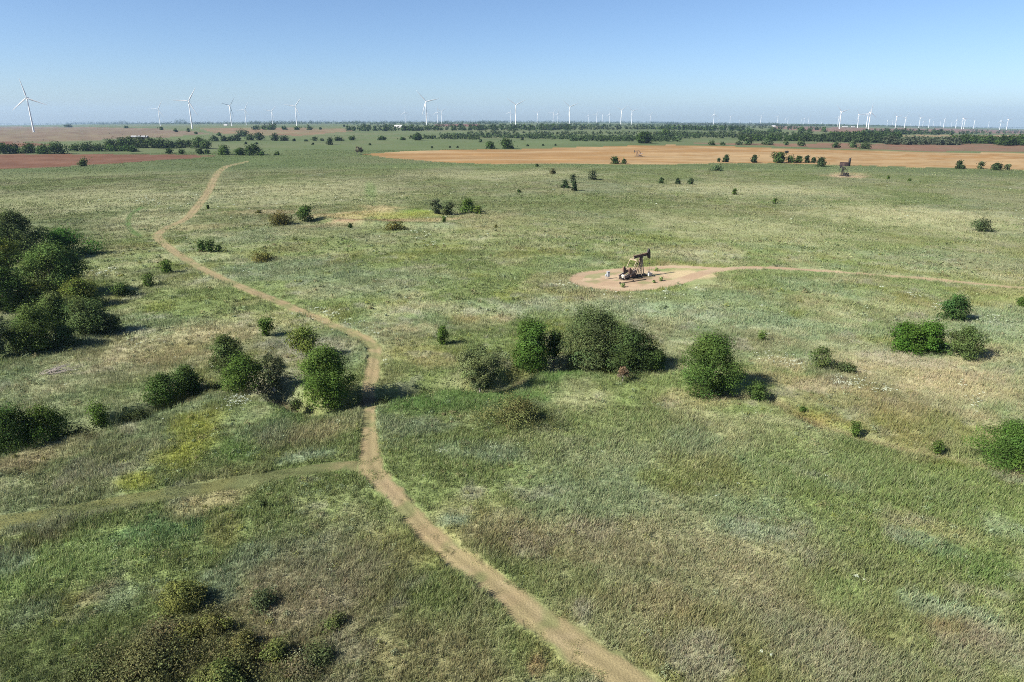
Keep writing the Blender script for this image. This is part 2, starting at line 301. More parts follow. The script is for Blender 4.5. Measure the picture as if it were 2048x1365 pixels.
def plants(x, y):
    r = np.hypot(x, y)
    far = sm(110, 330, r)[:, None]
    n1 = fbm(x, y, 26.0, 3, 101); n2 = fbm(x, y, 9.0, 3, 131); n3 = fbm(x, y, 4.0, 3, 151); n4 = fbm(x, y, 60.0, 2, 171)
    c = np.repeat(GREEN[None], len(x), 0)
    def mix(c, k, w): return c + (k - c) * np.clip(w, 0, 1)[:, None]
    c = mix(c, SAGE, sm(.44, .64, n1) * .58)
    c = mix(c, PALE, sm(.44, .70, n2) * .55)
    c = mix(c, DARKG, sm(.56, .72, fbm(x, y, 7.0, 3, 191)) * .42)
    c = mix(c, YELG * .75, sm(.60, .74, fbm(x, y, 12.0, 3, 211)) * .5)
    c = mix(c, BROWN, sm(.56, .72, fbm(x, y, 15.0, 3, 231)) * .36 * (1 - far[:, 0] * .4))
    c = mix(c, GREY, sm(.62, .74, n3) * .38)
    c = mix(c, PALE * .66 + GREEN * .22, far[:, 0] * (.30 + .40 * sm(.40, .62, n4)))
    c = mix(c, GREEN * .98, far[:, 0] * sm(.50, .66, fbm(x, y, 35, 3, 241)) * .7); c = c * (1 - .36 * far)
    low = sm(62, 40, r) * sm(-4, 14, x + 0.1 * y) ; c = mix(c, BROWN * .9 + GREEN * .25, low * .28)
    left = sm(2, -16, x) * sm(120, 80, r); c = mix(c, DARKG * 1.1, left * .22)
    c = mix(c, STRAW * .85, .4 * sm(1.3, .3, polydist(x, y, GULR, GULRW)))
    jig = (fbm(x, y, 5.0, 3, 251) - .5) * 1.5 + (fbm(x, y, 1.4, 2, 261) - .5) * .7
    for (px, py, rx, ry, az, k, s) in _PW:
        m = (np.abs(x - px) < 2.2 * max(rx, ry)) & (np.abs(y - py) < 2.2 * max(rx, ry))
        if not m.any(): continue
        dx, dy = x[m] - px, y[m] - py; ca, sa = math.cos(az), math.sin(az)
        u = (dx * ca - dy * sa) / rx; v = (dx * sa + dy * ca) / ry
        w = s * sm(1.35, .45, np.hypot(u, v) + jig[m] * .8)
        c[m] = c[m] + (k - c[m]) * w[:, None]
    return c
def land(x, y):
    """colour of the bare sheet: herb litter, tracks, ploughed and stubble parcels; and its parcel number"""
    r = np.hypot(x, y)
    c = plants(x, y); pid = np.zeros(len(x), np.int32)
    def put(m, k, w=1.0):
        w = np.clip(w * m, 0, 1)[:, None]; return c + (k - c) * w
    n = fbm(x, y, 1.6, 3, 301); nb = fbm(x, y, 7.0, 3, 311); nl = fbm(x, y, 0.5, 2, 317)
    farm = r > 430
    if farm.any():
        f = sm(430, 520, r)
        gf = fbm(x, y, 120, 4, 331); gg = A(.056, .080, .030)[None] * (.72 + .6 * gf[:, None]) ; gg = gg + (PALE * .36 - gg) * (sm(.45, .7, fbm(x * .35, y, 90, 3, 341)) * .45)[:, None]
        c = c + (gg - c) * (f * .75)[:, None]
        jx = (fbm(x, y, 30, 3, 351) - .5) * 9; jy = (fbm(x, y, 30, 3, 361) - .5) * 9
        st = fbm(x * .10, y, 10, 3, 371)[:, None]; st2 = fbm(x * .3, y, 60, 3, 381)[:, None]
        for i, (P, k, k2) in enumerate([(F_TAN, A(.200, .118, .046), A(.245, .170, .086)), (F_RED, A(.098, .046, .026), A(.118, .062, .038)), (F_PINK, A(.120, .088, .060), A(.130, .105, .066)), (F_PINK2, A(.15, .10, .06), A(.125, .105, .056)),
                                        (F_RED2, A(.11, .052, .032), A(.13, .075, .045)), (F_RUST, A(.14, .078, .050), A(.12, .082, .050)), (F_PINK3, A(.125, .075, .052), A(.14, .092, .062)), (F_FARM, A(.12, .055, .036), A(.12, .065, .042)), (F_TAN2, A(.19, .14, .075), A(.18, .135, .075))]):
            m = farm & inpoly(x + jx, y + jy, P)
            kk = k[None] + (k2 - k)[None] * (sm(.40, .60, st * .6 + st2 * .4)); kk = kk * (.74 + .52 * fbm(x * .5, y, 18, 4, 391)[:, None])
            c[m] = kk[m]; pid[m] = 10 + i
    near = r < 680
    w = np.zeros(len(x))
    d = polydist(x, y, MAIN, MAINW) + (n - .5) * .9 * sm(260, 90, r)
    k = SOIL[None] * (.78 + .45 * nb[:, None]); k = k + (STRAW * .62 - k) * (sm(.5, .7, n) * .5)[:, None]; k = k + (GREEN * .65 - k) * (sm(.50, .70, fbm(x, y, 3.0, 3, 401)) * .6)[:, None]
    k = k + (STRAW * .55 - k) * (sm(90, 200, r) * .35)[:, None]
    k = k + (RED * 1.05 - k) * (sm(.54, .70, fbm(x, y, 5, 2, 411)) * .22)[:, None]
    lat = polydist(x, y, MAIN, MAINW)
    k = k * (1 + .14 * np.exp(-((lat - .42) / .2) ** 2) - .10 * np.exp(-(lat / .16) ** 2))[:, None]
    left_ = polydist(x + .6, y, MAIN, MAINW) < lat
    k = k + (GREEN * .62 + STRAW * .12 - k) * (sm(.55, 1.0, lat + (n - .5) * .7) * .6)[:, None]
    m = near & (d < 1.15); w = sm(1.1, .8, d) * near; c = c + (k - c) * w[:, None]; pid[m & (d < .95)] = 1
    d = polydist(x, y, SIDE, SIDEW) + (n - .5) * .5
    k = (GREEN * .40 + STRAW * .08)[None] * (.55 + .9 * fbm(x * .25, y, .8, 3, 441)[:, None]); k = k + (SOIL * .9 - k) * (sm(-24, -13, x) * .75 * sm(.3, .6, n))[:, None]; k = k + (OLIVE - k) * (sm(.5, .6, nb) * .35)[:, None]
    m = near & (d < 1.15) & (pid != 1); c = np.where(m[:, None], c + (k - c) * sm(1.1, .8, d)[:, None], c); pid[m & (d < .95)] = 2
    d = np.minimum(polydist(x, y, ROAD, ROADW), polydist(x, y, RING, RINGW)) + (n - .5) * .5
    k = (SAND * .92)[None] * (.8 + .4 * nb[:, None]); k = k + (RED * 1.25 - k) * (sm(.42, .66, fbm(x, y, 6, 3, 421)) * .40)[:, None]
    k = k + (BROWN * 1.1 - k) * (sm(62, 84, x) * .75)[:, None]
    ip = inpoly(x + (n - .5) * 2.5, y + (nb - .5) * 4.0, PAD) & near
    kp = (SAND)[None] * (.75 + .5 * n[:, None]); kp = kp + (RED * 1.1 - kp) * (sm(.45, .65, nb) * .40)[:, None]; kp = kp + (GREEN * .8 - kp) * (sm(.58, .7, fbm(x, y, 3.5, 3, 431)) * .6)[:, None]
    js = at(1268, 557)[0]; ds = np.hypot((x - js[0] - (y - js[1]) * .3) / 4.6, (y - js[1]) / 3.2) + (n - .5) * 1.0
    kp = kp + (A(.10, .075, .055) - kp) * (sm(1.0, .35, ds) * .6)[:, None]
    c[ip] = kp[ip]; pid[ip] = 3
    m = near & (d < 1.15); c = np.where(m[:, None], c + (k - c) * sm(1.1, .8, d)[:, None], c); pid[m & (d < .95)] = 3
    d = polydist(x, y, DAMT, DAMW) + (n - .5) * .7; c = c + (STRAW * .75 - c) * (near * sm(1.2, .5, d) * .75)[:, None]
    d = polydist(x, y, MOWN, MOWNW); c = c + (LUSH * .80 - c) * (near * sm(1.3, .5, d) * .95)[:, None]
    g = np.minimum(polydist(x, y, GULL, GULLW), polydist(x, y, GULR, GULRW) + .35) + (n - .5) * .8
    c = c + (A(.085, .064, .036) - c) * (near * sm(.9, .3, g) * .8)[:, None]
    return c, pid

# ------------------------------------------------------------------ materials
def mat(name):
    m = bpy.data.materials.new(name); m.use_nodes = True
    return m, m.node_tree.nodes, m.node_tree.links, m.node_tree.nodes['Principled BSDF']
def ground_mat(name, fine, amp, bump):
    m, n, l, b = mat(name)
    at_ = n.new('ShaderNodeAttribute'); at_.attribute_name = 'Col'
    tc = n.new('ShaderNodeTexCoord')
    n1 = n.new('ShaderNodeTexNoise'); n1.inputs['Scale'].default_value = fine; n1.inputs['Detail'].default_value = 5; n1.inputs['Roughness'].default_value = .65
    l.new(tc.outputs['Object'], n1.inputs['Vector'])
    mr = n.new('ShaderNodeMapRange'); mr.inputs['From Min'].default_value = .25; mr.inputs['From Max'].default_value = .75
    mr.inputs['To Min'].default_value = 1 - amp; mr.inputs['To Max'].default_value = 1 + amp
    l.new(n1.outputs['Fac'], mr.inputs['Value'])
    mx = n.new('ShaderNodeVectorMath'); mx.operation = 'MULTIPLY'
    l.new(at_.outputs['Color'], mx.inputs[0]); l.new(mr.outputs[0], mx.inputs[1]); l.new(mx.outputs[0], b.inputs['Base Color'])
    b.inputs['Roughness'].default_value = 1.0; b.inputs['Specular IOR Level'].default_value = 0.1
    bp = n.new('ShaderNodeBump'); bp.inputs['Strength'].default_value = bump; bp.inputs['Distance'].default_value = 0.15
    l.new(n1.outputs['Fac'], bp.inputs['Height']); l.new(bp.outputs[0], b.inputs['Normal'])
    return m
def leaf_mat(name, trans):
    m, n, l, b = mat(name); n.remove(b)
    at_ = n.new('ShaderNodeAttribute'); at_.attribute_name = 'Col'
    d = n.new('ShaderNodeBsdfDiffuse'); t = n.new('ShaderNodeBsdfTranslucent'); mx = n.new('ShaderNodeMixShader'); mx.inputs[0].default_value = trans
    l.new(at_.outputs['Color'], d.inputs[0]); l.new(at_.outputs['Color'], t.inputs[0])
    l.new(d.outputs[0], mx.inputs[1]); l.new(t.outputs[0], mx.inputs[2]); l.new(mx.outputs[0], n['Material Output'].inputs[0])
    return m
def paint_mat(name, c1, c2, scale=2.0, rough=.6, metal=0.0):
    m, n, l, b = mat(name)
    tc = n.new('ShaderNodeTexCoord'); nz = n.new('ShaderNodeTexNoise'); nz.inputs['Scale'].default_value = scale; nz.inputs['Detail'].default_value = 4
    cr = n.new('ShaderNodeValToRGB'); cr.color_ramp.elements[0].position = .38; cr.color_ramp.elements[1].position = .62
    cr.color_ramp.elements[0].color = (*c1, 1); cr.color_ramp.elements[1].color = (*c2, 1)
    l.new(tc.outputs['Object'], nz.inputs['Vector']); l.new(nz.outputs['Fac'], cr.inputs[0]); l.new(cr.outputs[0], b.inputs['Base Color'])
    b.inputs['Roughness'].default_value = rough; b.inputs['Metallic'].default_value = metal
    return m
M_GROUND = ground_mat('prairie_sod', 5.0, .35, .6)
M_PATH = ground_mat('mown_dirt', 7.0, .30, .5)
M_FIELD = ground_mat('farm_soil', .25, .16, .0)
M_GRASS = leaf_mat('grass_blades', .30)
M_LEAF = leaf_mat('leaves', .22)
M_BARK = paint_mat('bark', (.07, .055, .04), (.15, .125, .10), 3.0, .9)
M_DEAD = paint_mat('dead_wood', (.22, .19, .165), (.34, .30, .27), 3.0, .9)
M_WHITE = paint_mat('turbine_white', (.58, .59, .60), (.64, .64, .64), .05, .45)
M_RUST = paint_mat('rusty_brown_paint', (.075, .045, .033), (.15, .088, .058), 1.6, .75)
M_DARK = paint_mat('dark_oily_steel', (.007, .006, .006), (.020, .015, .013), 1.5, .6)
M_TANK = paint_mat('dark_rusted_plate', (.020, .010, .009), (.050, .025, .021), .8, .8)
M_CRANK = paint_mat('weathered_grey_brown', (.15, .12, .10), (.22, .18, .15), 1.4, .7)
M_TANP = paint_mat('faded_tan_paint', (.22, .175, .115), (.32, .26, .18), 1.2, .6)
M_GREYP = paint_mat('grey_painted_steel', (.30, .32, .34), (.40, .42, .44), 1.0, .45)
M_PALEP = paint_mat('pale_enamel', (.36, .34, .30), (.46, .44, .39), 1.5, .5)
M_WALL = paint_mat('white_siding', (.40, .39, .37), (.48, .47, .45), .5, .7)
M_ROOFG = paint_mat('grey_metal_roof', (.30, .31, .33), (.40, .41, .42), .3, .5)

# ------------------------------------------------------------------ ground sheet (finer where it is near), cut into parcels
def build_ground():
    tz = np.radians(np.concatenate([np.linspace(-180, -44, 60)[:-1], np.linspace(-44, 44, 1240), np.linspace(44, 180, 60)[1:-1]]))
    # equal steps of depression angle near by, geometric beyond
    dep = np.linspace(math.radians(64), math.radians(0.17), 980); rr = (CAM_H) / np.tan(dep)
    rr = np.concatenate([[0.5, 6.0], rr])
    rr = rr[rr < 10900]; rr = np.append(rr, 11000.0)
    TA, RR = np.meshgrid(tz, rr); x = (RR * np.sin(TA)).ravel(); y = (RR * np.cos(TA)).ravel()
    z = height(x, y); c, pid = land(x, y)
    na, nr = len(tz), len(rr)
    i, j = np.meshgrid(np.arange(nr - 1), np.arange(na), indexing='ij')
    a = (i * na + j).ravel(); b = (i * na + (j + 1) % na).ravel(); d_ = ((i + 1) * na + j).ravel(); e = ((i + 1) * na + (j + 1) % na).ravel()
    F = np.stack([a, d_, e, b], 1)
    V = np.stack([x, y, z], 1)
    fp = np.max(pid[F], 1)
    names = {0: ('prairie_ground', M_GROUND), 1: ('mown_path', M_PATH), 2: ('grassy_track', M_PATH), 3: ('dirt_road', M_PATH), 10: ('tan_stubble_field', M_FIELD), 11: ('red_ploughed_field', M_FIELD),
             12: ('fallow_field', M_FIELD), 13: ('fallow_field', M_FIELD), 14: ('red_ploughed_field', M_FIELD), 15: ('brown_field', M_FIELD), 16: ('brown_field', M_FIELD), 17: ('brown_field', M_FIELD), 18: ('tan_stubble_field', M_FIELD)}
    for k in np.unique(fp):
        f = F[fp == k]; u, inv = np.unique(f, return_inverse=True)
        nm, mt = names[int(k)]
        o = obj(nm, mesh_np(nm, V[u], inv.reshape(f.shape), mt, c[u], True)); o['kind'] = 'structure'
    # closing patch under the camera is the innermost ring
build_ground()

# ------------------------------------------------------------------ grass, forbs and flowers: uncountable ground cover
def scatter(r0, r1, dens, rs, half=46.0):
    n = int(dens * math.radians(half) * (r1 * r1 - r0 * r0))
    r = np.sqrt(rs.uniform(r0 * r0, r1 * r1, n)); a = np.radians(rs.uniform(-half, half, n))
    return r * np.sin(a), r * np.cos(a)
def unit(v): return v / np.maximum(np.linalg.norm(v, axis=-1, keepdims=True), 1e-9)
def build_grass():
    rs = np.random.RandomState(5); VV = []; FF = []; CC = []; off = 0
    for (r0, r1, dens, w, h, nb) in [(26, 48, 44, .024, .40, 7), (48, 75, 24, .034, .40, 7), (75, 110, 12, .052, .40, 7), (110, 170, 5.6, .085, .38, 7), (170, 280, 2.2, .15, .30, 7), (280, 470, .75, .27, .25, 7), (470, 760, .20, .50, .26, 6)]:
        x, y = scatter(r0, r1, dens, rs)
        hh = veg_h(x, y) * (.30 + 1.4 * fbm(x, y, 5, 3, 501) ** 1.3) * (.75 + .5 * fbm(x, y, 28, 2, 521))
        keep = (hh > .05) & ~(inpoly(x, y, F_TAN) | inpoly(x, y, F_RED) | inpoly(x, y, F_PINK) | inpoly(x, y, F_RUST))
        keep &= rs.rand(len(x)) < .35 + 1.1 * fbm(x, y, 3.0, 2, 511)
        x, y, hh = x[keep], y[keep], hh[keep]
        z = height(x, y); c = plants(x, y) if r1 < 700 else land(x, y)[0] * 1.45
        n = len(x)
        tuft = c * rs.uniform(.82, 1.26, (n, 1)) * (1 + rs.normal(0, .05, (n, 3)))
        k = rs.rand(n); tuft = np.where((k < .10)[:, None], tuft * .55 + PALE * .6, tuft); tuft = np.where((k > .90)[:, None], tuft * .5 + DARKG * .4, tuft)
        B = n * nb; rep = np.repeat(np.arange(n), nb)
        sp = w * 5.5
        bx = x[rep] + rs.normal(0, sp, B); by = y[rep] + rs.normal(0, sp, B); bz = z[rep] - .04
        L = h * 1.1 * hh[rep] * rs.uniform(.55, 1.5, B)
        a = rs.uniform(0, 2 * math.pi, B); lean = rs.uniform(.05, .42, B)
        dirx = np.cos(a) * lean + .14; diry = np.sin(a) * lean
        fa = rs.uniform(0, math.pi, B); ww = w * rs.uniform(.6, 1.4, B); sx = np.cos(fa) * ww / 2; sy = np.sin(fa) * ww / 2
        cc = np.clip(tuft[rep] * rs.uniform(.85, 1.15, (B, 1)), .01, .7)
        if r0 >= 75:                                                                              # far off a blade is a single sliver
            tip = np.stack([bx + dirx * L * 1.2, by + diry * L * 1.2, bz + L], 1)
            P = np.stack([np.stack([bx - sx, by - sy, bz], 1), np.stack([bx + sx, by + sy, bz], 1), tip], 1).astype(np.float32)
            VV.append(P.reshape(-1, 3)); CC.append(np.repeat(cc, 3, 0)); FF.append(np.arange(3 * B).reshape(-1, 3) + off); off += 3 * B
            continue
        P = np.zeros((B, 5, 3), np.float32)
        P[:, 0] = np.stack([bx - sx, by - sy, bz], 1); P[:, 1] = np.stack([bx + sx, by + sy, bz], 1)
        mx, my, mz = bx + dirx * L * .45, by + diry * L * .45, bz + L * .60
        P[:, 2] = np.stack([mx + sx * .9, my + sy * .9, mz], 1); P[:, 3] = np.stack([mx - sx * .9, my - sy * .9, mz], 1)
        P[:, 4] = np.stack([bx + dirx * L * 1.25, by + diry * L * 1.25, bz + L * .98], 1)
        VV.append(P.reshape(-1, 3)); CC.append(np.repeat(cc, 5, 0))
        q = np.arange(B)[:, None] * 5 + off
        FF.append(np.concatenate([q + np.array([[0, 1, 2]]), q + np.array([[0, 2, 3]]), q + np.array([[3, 2, 4]])], 0)); off += 5 * B
    me = mesh_np('prairie_grass', np.concatenate(VV), np.concatenate(FF), M_GRASS, np.concatenate(CC))
    tag(obj('prairie_grass', me), 'tall green and straw coloured grass covering the whole pasture', 'grass', None, 'stuff')
def leafballs(x, y, z, rad, flat, nl, leaf, c, rs, jit=.25):
    """rounded tufts of leaf-sized faces; returns verts, faces, colours"""
    n = len(x); B = n * nl; rep = np.repeat(np.arange(n), nl)
    d = unit(rs.normal(0, 1, (B, 3))); d[:, 2] = np.abs(d[:, 2])
    q = d * (rs.uniform(.45, 1.05, (B, 1)) * rad[rep][:, None]); q[:, 2] *= flat
    ctr = np.stack([x[rep], y[rep], z[rep]], 1) + q
    nrm = unit(d * .7 + np.array([0, 0, .45]) + rs.normal(0, .55, (B, 3)))
    u = unit(np.cross(nrm, rs.normal(0, 1, (B, 3)))); v = np.cross(nrm, u)
    s = leaf[rep] * rs.uniform(.6, 1.4, B)
    P = np.stack([ctr - u * s[:, None], ctr - v * (s * .55)[:, None], ctr + u * s[:, None], ctr + v * (s * .55)[:, None]], 1)
    cc = c[rep] * rs.uniform(1 - jit, 1 + jit, (B, 1))
    return P.reshape(-1, 3), np.arange(B * 4).reshape(-1, 4), np.repeat(np.clip(cc, .008, .8), 4, 0)
def build_forbs():
    rs = np.random.RandomState(9); VV = []; FF = []; CC = []; off = 0
    for (r0, r1, dens, rad, leaf, nl) in [(26, 55, 4.2, .22, .045, 26), (55, 95, 2.0, .27, .068, 20), (95, 170, .7, .36, .11, 16), (170, 330, .14, .5, .22, 14)]:
        x, y = scatter(r0, r1, dens, rs)
        f = fbm(x, y, 7, 3, 551); c = plants(x, y)
        leafy = (c[:, 1] / (c[:, 0] + 1e-6) > 1.15)
        keep = (veg_h(x, y) > .8) & (rs.rand(len(x)) < sm(.44, .66, f) * np.where(leafy, 1.2, .5)) & ~inpoly(x, y, F_TAN) & ~inpoly(x, y, F_RED)
        x, y, c = x[keep], y[keep], c[keep]; n = len(x)
        k = rs.rand(n)[:, None]
        c = np.where(k < .3, c * .6 + SAGE * .5, np.where(k < .62, c * .55 + LUSH * .5, c * 1.1)) * rs.uniform(.8, 1.2, (n, 1))
        V, F, C_ = leafballs(x, y, height(x, y) - .02, rad * rs.uniform(.5, 1.5, n), .95, nl, np.full(n, leaf), c, rs)
        VV.append(V); FF.append(F + off); CC.append(C_); off += len(V)
    for (r0, r1, dens, rad, leaf, nl) in [(26, 60, .55, .36, .055, 70), (60, 110, .26, .42, .085, 46), (110, 200, .06, .55, .15, 34)]:   # taller single weeds
        x, y = scatter(r0, r1, dens, rs); f = fbm(x, y, 11, 3, 571); c = plants(x, y)
        keep = (veg_h(x, y) > .9) & (rs.rand(len(x)) < sm(.40, .64, f) + .12 + .35 * sm(0, -14, x) * (r1 < 70)); x, y, c = x[keep], y[keep], c[keep]; n = len(x); k = rs.rand(n)[:, None]
        c = np.where(k < .25, c * .35 + DARKG * .5, np.where(k < .45, c * .4 + SAGE * .65, np.where(k < .6, c * .4 + YELG * .5, np.where(k < .75, c * .4 + BROWN * .5, c * .85))))
        V, F, C_ = leafballs(x, y, height(x, y) + .02, rad * rs.uniform(.45, 1.5, n), 1.15, nl, np.full(n, leaf), c, rs)
        VV.append(V); FF.append(F + off); CC.append(C_); off += len(V)
    tag(obj('leafy_weeds', mesh_np('leafy_weeds', np.concatenate(VV), np.concatenate(FF), M_LEAF, np.concatenate(CC))), 'low leafy weeds and sage tufts scattered through the grass', 'weeds', None, 'stuff')
    # white blossoms
    spots = [(640, 629, 34, 6, 60), (655, 634, 14, 4, 30), (690, 652, 22, 6, 30), (480, 808, 22, 7, 90), (470, 803, 12, 4, 40), (770, 727, 5, 7, 14), (724, 812, 3, 2, 6), (690, 648, 30, 8, 22), (735, 668, 14, 6, 20), (1565, 722, 30, 7, 70), (1600, 735, 20, 5, 20),
             (1672, 765, 10, 6, 40), (1725, 771, 30, 5, 60), (1770, 785, 26, 5, 30), (1700, 775, 22, 4, 24), (1950, 808, 8, 7, 30), (1925, 772, 8, 3, 10), (1820, 592, 5, 2, 8), (1835, 597, 5, 2, 8), (1875, 615, 14, 4, 24), (1950, 640, 22, 3, 30), (1985, 636, 6, 2, 10), (1765, 578, 6, 2, 8), (1330, 585, 6, 4, 18), (1122, 571, 5, 3, 12),
             (1150, 572, 10, 3, 10), (1392, 580, 4, 3, 6), (200, 548, 26, 3, 34), (225, 545, 16, 3, 16), (280, 400, 40, 4, 30), (320, 410, 30, 6, 24), (480, 540, 40, 6, 20), (870, 490, 12, 3, 16), (845, 470, 20, 5, 16), (1717, 1167, 8, 3, 10), (1535, 1312, 8, 3, 6), (1400, 950, 200, 60, 14), (1000, 940, 200, 50, 12), (1534, 668, 8, 4, 8), (1350, 600, 160, 14, 40), (800, 580, 160, 40, 26), (300, 700, 200, 50, 20), (889, 907, 9, 3, 12), (1180, 410, 500, 40, 60), (560, 400, 200, 30, 40), (400, 740, 30, 5, 12), (280, 690, 40, 5, 14), (90, 330, 40, 3, 0)]
    X = []; Y = []; D = []
    for (px, py, rx, ry, n) in spots:
        p, t = at(px, py); ang = math.atan2(CAM_H, math.hypot(p[0], p[1])); az = math.atan2(p[0], p[1])
        n = int(n * .6); u = rs.normal(0, .8, n) * rx * t / 1365.3; v = rs.normal(0, 1.0, n) * ry * t / (1365.3 * math.sin(ang))
        X.append(p[0] + u * math.cos(az) + v * math.sin(az)); Y.append(p[1] - u * math.sin(az) + v * math.cos(az)); D.append(np.full(n, t))
    x, y, t = np.concatenate(X), np.concatenate(Y), np.concatenate(D); k = veg_h(x, y) > .5; x, y, t = x[k], y[k], t[k]
    sc = np.clip(t / 110.0, .6, 2.5)
    V, F, C_ = leafballs(x, y, height(x, y) + .38, .20 * sc * rs.uniform(.6, 1.4, len(x)), .55, 12, .055 * sc, np.repeat(A(.52, .57, .46)[None], len(x), 0), rs, .2)
    tag(obj('white_wildflowers', mesh_np('white_wildflowers', V, F, M_LEAF, C_)), 'white wildflower heads dotted in loose drifts through the grass', 'wildflowers', None, 'stuff')
build_grass()
build_forbs()

# ------------------------------------------------------------------ trees and shrubs
ELM, DEEP, CEDAR, GREYG, OLV, YGR, FEATH = A(.050, .082, .018), A(.034, .058, .016), A(.028, .044, .018), A(.080, .100, .048), A(.082, .080, .024), A(.080, .105, .024), A(.056, .080, .026)
KIND = {  # profile(u) of the crown radius, clumps, leaf density, stems, colour, name, category
    'elm':    dict(prof=lambda u: np.sin(np.pi * np.clip(u * .80 + .17, 0, 1)) ** .55, lo=.04, cl=.20, dens=1.0, stems=9, c=ELM, name='broadleaf_tree', cat='tree'),
    'round':  dict(prof=lambda u: np.sqrt(np.clip(1 - (u * 1.25 - .30) ** 2 * 1.05, .03, 1)), lo=.03, cl=.20, dens=1.15, stems=7, c=ELM, name='round_bush', cat='bush'),
    'lolly':  dict(prof=lambda u: np.sin(np.pi * np.clip(u * .85 + .1, 0, 1)) ** .7, lo=.30, cl=.20, dens=.85, stems=8, c=YGR, name='small_tree', cat='tree'),
    'feather': dict(prof=lambda u: np.sin(np.pi * np.clip(u * .78 + .18, 0, 1)) ** .7, lo=.08, cl=.17, dens=.85, stems=14, c=FEATH, name='feathery_tree', cat='tree'),
    'grey':   dict(prof=lambda u: (.35 + .75 * u) * (1 - .35 * u ** 3), lo=.12, cl=.13, dens=.45, stems=26, c=GREYG, name='half_bare_tree', cat='tree'),
    'cedar':  dict(prof=lambda u: np.clip(1.05 - u, .04, 1) ** .75 * sm(-.06, .16, u), lo=.02, cl=.15, dens=1.35, stems=3, c=CEDAR, name='cedar_tree', cat='tree'),
    'low':    dict(prof=lambda u: np.sqrt(np.clip(1 - u ** 2, .03, 1)), lo=.0, cl=.22, dens=.95, stems=8, c=OLV, name='low_shrub', cat='shrub'),
    'shrub':  dict(prof=lambda u: np.clip(.30 + 1.0 * u - .62 * u ** 3.0, .05, 1), lo=.06, cl=.20, dens=.9, stems=10, c=ELM, name='shrub', cat='shrub'),
    'bare':   dict(prof=lambda u: np.sin(np.pi * np.clip(u * .8 + .16, 0, 1)), lo=.35, cl=.13, dens=.22, stems=34, c=A(.10, .09, .06), name='bare_tree', cat='tree'),
}
G_CREEK = 'trees and bushes along the creek'
G_GROVE = 'trees of the shady grove at the left edge'
_seed = [100]
def stems_mesh(rs, ctrs, base_r, h, n_max, mat_, sides=5):
    V = []; F = []; off = 0
    idx = rs.permutation(len(ctrs))[:n_max]
    cs = np.cos(np.arange(sides) * 2 * np.pi / sides); sn = np.sin(np.arange(sides) * 2 * np.pi / sides)
    fork = np.array([rs.normal(0, .02) * h, rs.normal(0, .02) * h, h * rs.uniform(.12, .22)])
    def chain(P, Rd):
        nonlocal off
        for p, r in zip(P, Rd):
            V.append(np.stack([p[0] + cs * r, p[1] + sn * r, np.full(sides, p[2])], 1))
        for k in range(len(P) - 1):
            for i in range(sides):
                F.append((off + k * sides + i, off + k * sides + (i + 1) % sides, off + (k + 1) * sides + (i + 1) % sides, off + (k + 1) * sides + i))
        off += len(P) * sides
    chain([np.array([0, 0, -.25]), np.array([0, 0, h * .05]), fork], [base_r * 1.35, base_r, base_r * .85])
    for k in idx:
        e = ctrs[k]; s = fork * rs.uniform(.5, 1.0)
        mid = s + (e - s) * .5 + np.array([0, 0, h * .06]) + rs.normal(0, .03, 3) * h
        r = base_r * rs.uniform(.35, .6)
        chain([s, s + (mid - s) * .5 + rs.normal(0, .012, 3) * h, mid, e], [r, r * .8, r * .5, r * .12])
    return mesh_np('trunk', np.concatenate(V), F, mat_, None, True)
